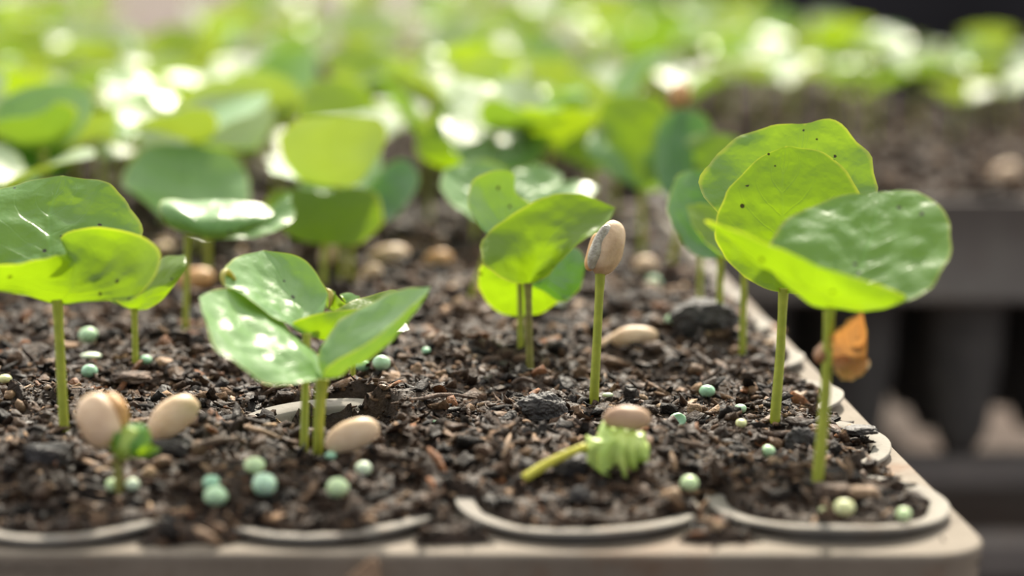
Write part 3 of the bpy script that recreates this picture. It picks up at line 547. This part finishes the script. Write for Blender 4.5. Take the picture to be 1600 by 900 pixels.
def pleated(parent, d):
    L_ = [at_depth(*q) for q in [(908, 696, d), (925, 675, d+.5), (955, 660, d+.9), (990, 668, d+.9), (1012, 690, d+.6)]]
    M_ = [at_depth(*q) for q in [(908, 698, d), (935, 690, d-.1), (962, 684, d-.1), (990, 687, d), (1014, 698, d+.2)]]
    R_ = [at_depth(*q) for q in [(908, 702, d), (925, 728, d-.15), (958, 746, d-.2), (992, 738, d-.1), (1016, 708, d+.1)]]
    V, Fc, UV = leaf_surface(L_, M_, R_, nu=34, nv=70, wav=.08, cor=0, seed=3); V = V.reshape(70, 34, 3); du = np.gradient(V, axis=1); dv = np.gradient(V, axis=0); N_ = np.cross(du, dv); N_ /= np.linalg.norm(N_, axis=2)[:, :, None]+1e-9
    for i in range(70):
        for j in range(34):
            u = abs(j/33*2-1); v = i/69; V[i, j] += N_[i, j]*(.10*u**.8*math.sin(v*2*math.pi*5.5+1.5*math.sin(u*3)+1.3*math.sin(v*9)+2*nz(V[i, j], 1.5))*max(0, math.sin(math.pi*v))**.5)
    return link_mesh('leaf', V.reshape(-1, 3), Fc, M['crumple'], parent, uvs=UV)
pleated(t, d+.25)
b = tag(bean_px('coffee_seed', (942, 654, .4), (1017, 656, .4), d+.3, .50, .30, 'husk_brown', toward=(0, -.55, .85), flat=.35, rough=.02), 'oval tan coffee seed lying on the pleated fallen leaf', 'seed')

# ------------------------------------------------------------------ loose seeds and shells on the soil
def seed_on(a, b, wd, th, label, mat='husk', rise=(0, 0), toward=(-.1, -.55, .85), groove=0, rough=.015, name='coffee_seed', group='coffee seeds lying on the soil'):
    P = on_soil((a[0]+b[0])/2, max(a[1], b[1]), th*.4); d = depth(P)
    return tag(bean_px(name, (a[0], a[1], rise[0]), (b[0], b[1], rise[1]), d, wd, th, mat, toward=toward, flat=.5, groove=groove, rough=rough), label, 'seed', group)
seed_on((236, 682), (308, 626), .78, .42, 'tan coffee seed propped on its end beside the blurred left sprout', rise=(-.1, .2), toward=(-.5, -.6, .6))
seed_on((509, 700), (592, 666), .62, .40, 'smooth light brown coffee seed right of the twin green stems', rise=(-.1, .1), toward=(-.2, -.6, .8))
seed_on((950, 532), (1028, 524), .60, .34, 'cream coffee seed with a cleft end, behind the seed-topped sprout', rise=(0, 0), groove=.5, toward=(.7, -.5, .5), rough=.04)
seed_on((928, 545), (972, 528), .30, .18, 'small tan shell scrap touching the cleft cream seed', rough=.03)
seed_on((575, 408), (640, 396), .75, .42, 'largest blurred pale seed right of the yellow-green blurred leaf', rise=(0, .2))
seed_on((662, 412), (708, 402), .62, .36, 'blurred golden seed, right of the largest pale one', 'husk_orange')
seed_on((505, 415), (520, 375), .55, .34, 'blurred pinkish seed between two blurred stems', toward=(.2, -1, .2))
seed_on((560, 440), (596, 418), .45, .3, 'blurred tan seed in front of the largest pale one')
seed_on((275, 445), (335, 432), .75, .4, 'blurred orange seed behind the thin left stem', 'husk_orange')
seed_on((990, 418), (1028, 414), .6, .36, 'blurred tan seed beside the seed-topped sprout', 'husk')
seed_on((240, 395), (270, 385), .5, .35, 'blurred tan seed shell by the left leaf tip', 'husk', toward=(0, -1, .3))
P = on_soil(1195, 525, .1); V, Fc, UV = leaf_surface([P, P+(-.2, .3, .25), P+(.2, .6, .3), P+(.6, .5, .1)], [P, P+(.1, .1, .3), P+(.35, .25, .3), P+(.6, .5, .1)], [P, P+(.3, -.2, .1), P+(.55, 0, .1), P+(.6, .5, .1)], 12, 14, .1, .03)
tag(link_mesh('dried_leaf', V, Fc, M['dry'], uvs=UV), 'small orange dried leaf flake on the soil near the right pot lips', 'dried leaf')
P = at_depth(560, 880, 38.4); A = at_z(576, 868, ZTRAY-.25)
yv = EDGE_Y-.33; q = lambda px, py: (lambda r: CAM+r*((yv-CAM[1])/r[1]))(ray(px, py))
a_, b_, c_, e_ = q(583, 870), q(540, 905), q(596, 912), q(592, 880); th_ = np.array([0, .05, 0])
V = [a_, b_, c_, e_, a_+th_, b_+th_, c_+th_, e_+th_]; Fc = [(0, 1, 2, 3), (7, 6, 5, 4), (0, 4, 5, 1), (1, 5, 6, 2), (2, 6, 7, 3), (3, 7, 4, 0)]
tag(link_mesh('dried_leaf', V, Fc, M['bark_tan'], smooth=False), 'tan triangular dry flake stuck to the tray front at the bottom border', 'dried leaf')

# ------------------------------------------------------------------ fertilizer granules
GR = [(398, 727, 16, 'g_lime', 'lime green granule topping the pair-and-single cluster below the buried lip'), (413, 757, 20, 'g_blue', 'largest blue-green granule, just below the lime one left of the twin stems'),
      (330, 754, 14, 'g_teal', 'mint granule touching the rounder one in front, lower left'), (337, 775, 18, 'g_green', 'round green granule in front of its smaller mint neighbour, lower left'),
      (527, 762, 18, 'g_lime', 'round pale green granule alone, below the smooth brown seed'), (568, 732, 13, 'g_pale', 'pale granule half sunk in soil, right of the round single one'),
      (517, 712, 9, 'g_teal', 'tiny mint granule against the foot of the twin stems'), (207, 757, 12, 'g_pale', 'pale granule right of the blurred left sprout foot'),
      (177, 758, 13, 'g_lime', 'yellow-green granule directly behind the blurred left sprout foot'), (404, 744, 7, 'g_pale', 'tiny pale granule wedged between the lime and the largest blue-green one'),
      (1105, 611, 12, 'g_teal', 'round mint granule standing clear, left of the bright right-edge stem'), (1059, 656, 13, 'g_teal', 'dented teal granule right of the fallen sprout'),
      (1157, 638, 10, 'g_blue', 'teal granule above a cream one, left of the right-edge stem foot'), (1158, 661, 9, 'g_cream', 'cream granule directly below the small teal one'),
      (1200, 705, 12, 'g_green', 'green granule left of the dark soil clod by the corner stem'), (1077, 755, 15, 'g_lime', 'round green granule just left of the corner pot lip'),
      (1319, 793, 16, 'g_cream', 'yellow-white granule inside the corner pot, in front'), (1412, 803, 12, 'g_lime', 'lime granule at the right inner side of the corner pot'),
      (1286, 797, 7, 'g_cream', 'tiny cream granule beside the yellow-white one in the corner pot'), (950, 617, 8, 'g_pale', 'whitish granule scrap at the foot of the seed-topped sprout'),
      (684, 659, 7, 'g_teal', 'tiny glassy teal scrap on dark soil, right of the clod'), (596, 567, 14, 'g_blue', 'blurred pale mint granule right of the stunted seedling'),
      (566, 571, 11, 'g_teal', 'blurred mint granule between stunted stem and its paler neighbour'), (666, 548, 7, 'g_teal', 'tiny blurred mint granule in bare soil, centre'),
      (228, 562, 10, 'g_teal', 'blurred mint granule beside the thin left stem foot'), (138, 524, 15, 'g_green', 'blurred dull green granule, farthest of three right of the big left stem'),
      (140, 580, 13, 'g_teal', 'blurred teal granule, nearest of three right of the big left stem'), (142, 556, 15, 'g_pale', 'flat pale granule, middle of three right of the big left stem'),
      (8, 592, 10, 'g_cream', 'yellowish granule at the left border'), (1050, 500, 11, 'g_green', 'blurred dull green granule behind the cleft cream seed'),
      (868, 474, 14, 'g_pale', 'blurred pale granule beneath the hanging yellow leaf'), (1022, 440, 11, 'g_green', 'blurred granule right of the seed-topped sprout, farther back')]
def granule(px, py, rp, mat, label):
    z = .3
    for _ in range(12):
        P = at_z(px, py, z); r = rp/F*depth(P); z = .5*z+.5*(Hs(P[0], P[1])+r*1.1)
    P = at_z(px, py, z); r = rp/F*depth(P); v, f = ico(4); s = random.random()*40
    sc_ = np.array([1, 1, .86 if rp > 10 else .75])*rng.uniform(.94, 1.06, 3); k = np.array([1+.06*nz(q_+s, 1.6)+.03*nz(q_+s, 4) for q_ in v])
    v = v*k[:, None]*sc_
    if 'dented' in label: dn = np.array([.15, -.9, .4]); dn /= np.linalg.norm(dn); a = v@dn; v = v-dn*np.clip(a-.62, 0, 1)[:, None]*1.6
    if 'flat' in label: v = v*(1.1, .8, .4)
    if 'scrap' in label: v = v*(1.1, .7, .6)
    tag(link_mesh('fertilizer_granule', P+v*r, f, M[mat]), label, 'granule', 'fertilizer granules on the soil')
for g in GR: granule(*g)

# ------------------------------------------------------------------ single pieces of bark, twigs and clods that can be picked out
def rough_piece(name, px, py, wpx, hpx, mat, label, cat, flat=.35, rotpx=0, lift=.12, thick=None, seed=1, shape=.6):
    P = on_soil(px, py, lift); d = depth(P); k = d/F; v, f = ico(5); v = np.sign(v)*np.abs(v)**shape
    ax = RT*math.cos(rotpx)+np.array([0, 0, 1])*math.sin(rotpx); up = np.cross(np.array([0, 1, 0]), -ax); up = up/np.linalg.norm(up); up = up if up[2] > 0 else -up; dp = np.cross(ax, up)
    n = np.array([1+.22*nz(q_+seed*3.1, 1.7)+.10*nz(q_+seed, 4.5)+.06*nz(q_+seed, 9) for q_ in v])[:, None]; v = v*n
    Pv = P+ax*(v[:, :1]*wpx*k/2)+up*(v[:, 1:2]*hpx*k/2)+dp*(v[:, 2:]*(thick or wpx*k*flat)/1)
    return tag(link_mesh(name, Pv, f, M[mat], smooth=False), label, cat)
rough_piece('soil_clod', 845, 640, 78, 52, 'bark_black', 'glistening black clod of peat left of the seed-topped stem foot', 'soil clod', seed=4, shape=.9)
rough_piece('soil_clod', 1252, 697, 52, 60, 'bark_black', 'rough black clod behind the corner stem', 'soil clod', seed=9, shape=.9)
rough_piece('soil_clod', 1100, 500, 100, 62, 'bark_black', 'large dark blurred clod behind the mint granule', 'soil clod', seed=12, shape=.85)
rough_piece('soil_clod', 905, 778, 34, 36, 'bark_black', 'black blurred clod in the front pot below the fallen sprout', 'soil clod', seed=14, shape=.9)
rough_piece('bark_chip', 893, 728, 60, 34, 'bark_black', 'black bark chip beneath the fallen sprout stem', 'bark chip', seed=22)
rough_piece('bark_chip', 1350, 768, 46, 16, 'bark_tan', 'flat tan bark chip inside the corner pot', 'bark chip', seed=23)
rough_piece('bark_chip', 1300, 765, 60, 20, 'bark', 'brown bark chip at the corner stem foot', 'bark chip', seed=24)
rough_piece('bark_chip', 366, 572, 42, 26, 'bark', 'brown bark chip under the front pale leaf', 'bark chip', seed=25)
rough_piece('bark_chip', 1000, 607, 46, 14, 'bark', 'flat brown bark chip right of the seed-topped stem foot', 'bark chip', seed=26)
rough_piece('bark_chip', 1085, 640, 22, 18, 'bark_tan', 'small reddish tan bark chip above the dented granule', 'bark chip', seed=27)
rough_piece('bark_chip', 1345, 672, 50, 12, 'bark_black', 'black splintered bark chip on the scratched pale lip', 'bark chip', seed=28, lift=.25)
rough_piece('bark_chip', 75, 712, 66, 34, 'bark_black', 'flat grey-black bark chip below the big left stem', 'bark chip', seed=29)
rough_piece('bark_chip', 270, 700, 52, 26, 'bark_black', 'dark chip beside the propped tan seed', 'bark chip', seed=30)
rough_piece('bark_chip', 205, 590, 60, 16, 'bark', 'long dark blurred chip near the thin left stem', 'bark chip', seed=31)
def twig(pts, r, mat, label, lift=.12):
    Pp = []
    for px, py, h in pts: P = on_soil(px, py, lift+h); Pp.append(P)
    o = tube('twig', Pp, [r*.6, r, r*.9, r*.5], M[mat], None, 9, 30); me = o.data
    for v in me.vertices: v.co += Vector((nz(v.co*100, 3), nz(v.co*100+Vector((5, 0, 0)), 3), nz(v.co*100+Vector((0, 9, 0)), 3)))*r*.5*U
    return tag(o, label, 'twig')
twig([(305, 826, .1), (322, 836, .15), (345, 848, .1)], .07, 'bark_tan', 'short tan twig hanging over the tray edge, bottom left', .05)
twig([(370, 664, .05), (400, 672, .1), (440, 684, .1)], .06, 'bark_tan', 'thin pale twig pointing at the twin stems')
twig([(305, 697, .02), (340, 689, .08), (372, 684, .02)], .07, 'bark', 'brown twig below the pale one, right of the propped seed')
twig([(800, 600, .05), (815, 592, .12), (838, 598, .05)], .05, 'bark', 'curved reddish twig above the glistening clod')
twig([(785, 715, .05), (792, 695, .12), (797, 678, .05)], .04, 'bark_tan', 'upright thin tan twig left of the fallen sprout')
twig([(1040, 685, .03), (1075, 693, .1), (1110, 697, .03)], .06, 'bark', 'brown splinter below the dented teal granule')
twig([(640, 625, .03), (700, 617, .1), (745, 622, .03)], .05, 'bark', 'thin dark root lying left of the glistening clod')

# ------------------------------------------------------------------ blurred seedlings of the middle distance
def mid(label, base, top, leaves, w_=.2, dtop=0):
    t, P, d = root_of('coffee_seedling', label, 'seedling', *base); _, T, d1 = stem_of(t, P, top, w_, w_*.95, dtop=dtop)
    for l_ in leaves:
        dd = l_[4] if len(l_) > 4 else 0; hero_leaf(t, d1+dd, l_[0], l_[1], l_[2], l_[3], nu=16, nv=18, wav=.12)
    return t
mid('blurred seedling with a large glossy white-green leaf, right of the big left one', (325, 446), (325, 374), [
    ([(250, 345, .7), (202, 300, 1.5), (203, 255, 2.7), (240, 228, 3.5)], [(325, 374, 0), (305, 320, 1.8), (300, 270, 3.0), (305, 226, 3.7)], [(375, 345, .9), (388, 300, 1.9), (372, 250, 3.1)], 'leaf_pale')])
mid('blurred seedling with a broad shiny leaf tilted toward the camera, above a thin shaded stem', (290, 516), (293, 372), [
    ([(282, 352, -.3), (253, 322, -.2), (285, 311, .8)], [(322, 374, 0), (338, 366, -1.0), (346, 345, -.9), (350, 313, .6)], [(385, 360, -.2), (430, 334, 0), (405, 316, .6)], 'leaf_pale'),
    ([(400, 345, .8), (430, 320, 1.4), (455, 300, 2.0)], [(320, 372, 0), (400, 352, .8), (455, 315, 1.8)], [(400, 372, .4), (440, 360, .8), (462, 335, 1.6)], 'leaf_pale')], .17)
mid('blurred seedling with a heart shaped yellow-green leaf above the pinkish seed', (505, 452), (508, 382), [
    ([(450, 365, -.3), (411, 330, -.3), (430, 298, .1), (475, 293, .3)], [(508, 383, 0), (505, 350, 0), (503, 325, .1), (508, 304, .2)], [(565, 378, -.3), (597, 345, -.3), (585, 302, .1), (545, 292, .3)], 'leaf_yellow')])
mid('blurred seedling with a tall whitish leaf behind the heart shaped one', (548, 442), (548, 380), [
    ([(480, 320, 1.4), (462, 260, 2.8), (490, 200, 4.2)], [(545, 375, 0), (530, 300, 1.9), (530, 240, 3.3), (540, 190, 4.5)], [(585, 320, 1.4), (598, 250, 3.0), (575, 198, 4.3)], 'leaf_pale'),
    ([(565, 310, .6), (590, 270, 1.2), (625, 248, 1.8)], [(548, 375, 0), (590, 320, .8), (640, 252, 1.8)], [(600, 345, .2), (640, 315, .6), (655, 275, 1.4)], 'leaf_dark')])
mid('blurred seedling with a brilliant white-lit leaf over two yellow flaps, upper middle', (742, 372), (745, 280), [
    ([(695, 262, .7), (668, 215, 2.2), (690, 172, 3.9)], [(745, 275, 0), (750, 230, 2.1), (755, 195, 3.4), (760, 162, 4.4)], [(810, 268, .7), (855, 240, 1.7), (850, 195, 3.5), (805, 170, 4.3)], 'leaf_pale'),
    ([(690, 262, -.4), (652, 240, -.6), (655, 208, -.2)], [(745, 278, 0), (700, 250, -.6), (672, 212, -.3)], [(730, 262, -.6), (712, 238, -.8), (700, 215, -.4)], 'leaf_yellow')])
mid('blurred seedling with a clear yellow-green leaf near the upper right, tan seed beyond', (1003, 405), (1003, 300), [
    ([(955, 235, .6), (935, 190, 1.0), (945, 155, 1.4)], [(1003, 298, 0), (1000, 230, .8), (995, 180, 1.2), (992, 148, 1.6)], [(1030, 225, .6), (1045, 185, 1.0), (1030, 152, 1.4)], 'leaf_yellow'),
    ([(950, 270, .0), (915, 235, .3), (930, 200, 1.2)], [(1003, 298, 0), (960, 245, .3), (930, 210, .8)], [(985, 262, .8), (965, 225, 1.2), (945, 205, 1.2)], 'leaf_pale'),
    ([(1010, 260, -.2), (1000, 240, -.4)], [(1003, 300, 0), (1020, 262, -.3), (1035, 235, 0)], [(1045, 290, 0), (1062, 262, .1)], 'leaf_pale')], .22)
mid('blurred seedling with a drooping yellow leaf, left of the clear upper one', (905, 365), (925, 275), [
    ([(870, 235, -.2), (862, 210, 0), (880, 195, .4)], [(925, 272, 0), (900, 235, 0), (880, 215, 0), (868, 200, .3)], [(950, 250, 0), (945, 220, .2), (915, 195, .4)], 'leaf_yellow')])
mid('blurred seedling with a wrinkled blue-green leaf, brown seed shell above it', (1048, 420), (1065, 330), [
    ([(1025, 285, .2), (1022, 230, .8), (1040, 180, 1.6)], [(1065, 325, 0), (1060, 270, .8), (1062, 215, 1.6), (1065, 168, 2.2)], [(1110, 290, .3), (1118, 230, 1.0), (1100, 180, 1.8)], 'leaf_dark'),
    ([(1085, 240, .6), (1072, 222, .8), (1090, 208, 1)], [(1065, 325, 0), (1110, 255, .3), (1125, 225, .6), (1130, 208, .8)], [(1130, 275, 0), (1158, 245, .2), (1155, 215, .6)], 'leaf_yellow')], .2)
P = on_soil(1048, 420); d = depth(P)
tag(bean_px('coffee_seed', (1058, 168, 2.6), (1066, 130, 2.8), d, .75, .42, 'husk_orange', toward=(.2, -.9, .3), flat=.6), 'blurred peach seed shell topping the wrinkled blue-green leaf', 'seed')
mid('blurred seedling at the left border, pale rounded leaf tip above the big left one', (20, 430), (10, 330), [
    ([(-60, 310, .4), (-70, 275, 1.0), (-20, 256, 1.6)], [(10, 328, 0), (0, 295, .8), (0, 270, 1.4), (5, 255, 1.8)], [(62, 310, .4), (66, 280, 1.0), (40, 260, 1.6)], 'leaf_pale')])
mid('blurred seedling at the left border with a dark green leaf, above the pale tip', (60, 375), (55, 290), [
    ([(10, 275, .3), (-5, 235, 1.0), (20, 208, 1.8)], [(55, 288, 0), (50, 250, .8), (50, 225, 1.4), (50, 205, 2)], [(95, 275, .3), (110, 240, 1.0), (85, 210, 1.8)], 'leaf_dark')])

# ------------------------------------------------------------------ the blurred crowd behind
def local_leaf(az, el, ln, wd, cup, droop, seed):
    u = np.array([math.cos(az), math.sin(az), 0]); s = np.array([-math.sin(az), math.cos(az), 0]); z = np.array([0, 0, 1.])
    ts = [0, .3, .6, .85, 1]; Mc = [u*ln*t*math.cos(el)+z*ln*(t*math.sin(el)-droop*t*t) for t in ts]
    upn = -u*math.sin(el)+z*math.cos(el); Lc, Rc = [Mc[0]], [Mc[0]]
    for t, wv in ((-.02, .45), (.25, .95), (.6, 1.0), (.9, .6)):
        c = u*ln*t*math.cos(el)+z*ln*(t*math.sin(el)-droop*t*t)
        for q_, sg in ((Lc, -1), (Rc, 1)): q_.append(c+s*sg*wd/2*wv+upn*cup*wv**2)
    Lc.append(Mc[-1]); Rc.append(Mc[-1]); return leaf_surface(Lc, Mc, Rc, 11, 12, .12, .02, seed)
protos = []
for k in range(14):
    hgt = random.uniform(2.6, 3.6); az = random.uniform(0, 6.28)
    st, sf = tube_mesh([(0, 0, -.6), (0, 0, 0), (random.uniform(-.15, .15), random.uniform(-.15, .15), hgt*.5), (0, 0, hgt)], [.1, .1, .09, .11], 7, 9)
    ms = [('stem', st, sf, None, M['stem'])]
    for q_ in (0, 1):
        V, Fc, UV = local_leaf(az+q_*math.pi+random.uniform(-.3, .3), math.radians(random.uniform(5, 60)), random.uniform(2.5, 3.3), random.uniform(2.8, 3.8), random.uniform(.1, .8), random.uniform(-.1, .25), k*3+q_)
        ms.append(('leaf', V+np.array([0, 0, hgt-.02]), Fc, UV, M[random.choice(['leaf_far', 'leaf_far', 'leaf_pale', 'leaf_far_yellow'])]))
    out = []
    for nm, V, Fc, UV, mt in ms:
        me = bpy.data.meshes.new(nm); me.from_pydata([tuple(p*U) for p in V], [], [tuple(int(i) for i in f) for f in Fc]); me.polygons.foreach_set('use_smooth', [True]*len(me.polygons))
        if UV is not None:
            l = me.uv_layers.new(name='UVMap'); idx = np.zeros(len(me.loops), int); me.loops.foreach_get('vertex_index', idx); l.data.foreach_set('uv', UV[idx].ravel())
        me.materials.append(mt); out.append((nm, me))
    protos.append(out)
def px_of(P):
    q_ = np.asarray(P)-CAM; z = q_@FW; return 800+F*(q_@RT)/z, 450-F*(q_@UP)/z
cells = []
for x0, y0, nx_, ny_, keep in ((-35, 0, 8, 10, 'A'), (-35.2, 51.3, 8, 10, 'C'), (-35.2, 102.3, 8, 10, 'E'), (-76.5, 51.3, 8, 10, 'D'), (-76.5, 102.3, 8, 10, 'G'), (6.6, 53.4, 8, 10, 'B'), (6.6, 103.6, 4, 10, 'H'), (-76.5, 153, 16, 2, 'X'), (4.6, 153, 5, 2, 'Y')):
    for j in range(ny_):
        for i in range(nx_):
            x, y = x0+i*5, y0+j*5; px, py = px_of((x, y, 3))
            if not -120 < px < 1720: continue
            if keep == 'A' and y < (25 if px < 640 else 31): continue
            if keep == 'A' and (y < 36 and px > 900 or 850 < px < 890 and y < 42): continue
            if keep == 'B' and (j < 2 or j < 4 and (i > 4 or random.random() < .45) or j < 6 and random.random() < .25): continue
            if keep in 'EGX' and 165 < px < 345 and y > 106: continue
            if random.random() < .08: continue
            cells.append((x, y, keep))
for j in range(4):
    for i in range(12):
        x, y = -37.5+i*3.4, 36.3+j*7.5; px, py = px_of((x, y, 3))
        if x < 2 and -60 < px < 840 and random.random() < .8: cells.append((x, y, 'A' if y < 47 else 'C'))
cells = [c for c in cells if not (c[2] in 'EG' and random.random() < .22)]
LAB = {'A': ('blurred seedling in the far rows of the beige front tray', 'far rows of the front tray'), 'C': ('strongly blurred seedling in the crowd behind the front tray', 'crowd behind the front tray'),
       'E': ('faint green seedling smudge at the top middle of the photo', 'farthest crowd, top middle'), 'D': ('strongly blurred seedling of the upper left tray', 'crowd in the upper left tray'),
       'G': ('faint seedling smudge at the top left by the brown patch', 'farthest crowd, top left'), 'B': ('blurred seedling in the back of the right-hand dark tray with bare soil', 'back rows of the right dark tray'),
       'X': ('faint green blur along the very top border, left and middle', 'rows along the top border'), 'Y': ('faint green blur at the top border left of the dark wall', 'rows along the top border near the wall'),
       'H': ('faint seedling smudge in front of the dark wall', 'farthest crowd before the dark wall')}
ORD = ['first', 'second', 'third', 'fourth', 'fifth', 'sixth', 'seventh', 'eighth', 'ninth', 'tenth', 'eleventh', 'twelfth', 'thirteenth']
WHERE = {'A': 'in front tray rear', 'C': 'behind the front tray', 'B': 'of right dark tray'}
rows = {}
for c in cells: rows.setdefault((c[2], c[1]), []).append(c)
for c in cells:
    x, y, k = c; pick = random.choice(protos); mats = [me.materials[0].name for nm, me in pick if nm == 'leaf']
    look = 'yellow-green leaves' if all('yellow' in m_ for m_ in mats) else 'one yellow leaf' if any('yellow' in m_ for m_ in mats) else 'pale green leaves' if any('pale' in m_ for m_ in mats) else 'green leaves'
    label = LAB[k][0]; seen = sorted([q_ for q_ in rows[(k, y)] if -30 < px_of((q_[0], q_[1], 4))[0] < 1630], key=lambda q_: q_[0])
    ro = sorted({q_[1] for q_ in cells if q_[2] == k}).index(y)
    if k in WHERE and c in seen and (k != 'C' or ro < 4):
        label = 'blurred seedling, %s, %s from left, %s row %s' % (look, ORD[seen.index(c)], ORD[ro], WHERE[k])
    x += random.uniform(-.5, .5); y += random.uniform(-.5, .5); z = (Hs(x, y) if k == 'A' else float(Hfar(np.array([x]), np.array([y]))[0]))
    t = thing('coffee_seedling', label, 'seedling', (x, y, z), LAB[k][1]); s = random.uniform(.85, 1.12)*(1.3 if k in 'XY' else 1); t.scale = (s, s, s); t.rotation_euler = (random.uniform(-.08, .08), random.uniform(-.08, .08), random.uniform(0, 6.28))
    for nm, me in pick: o = bpy.data.objects.new(nm, me); COL.objects.link(o); o.parent = t
for px, py, dd, lab in ((1572, 278, 98, 'blurred tan seed on the bare soil at the right border'), (215, 195, 95, 'blurred pinkish seed shell among the leaves, upper left')):
    P = at_depth(px, py, dd); V, Fc = bean_mesh(np.array([P[0], P[1], max(P[2], .45)]), np.array([1, .2, .3]), np.array([0, -.6, .8]), 1.5, .95, .6, 0, .5)
    tag(link_mesh('coffee_seed', V, Fc, M['husk']), lab, 'seed')
print('cells', len(cells))
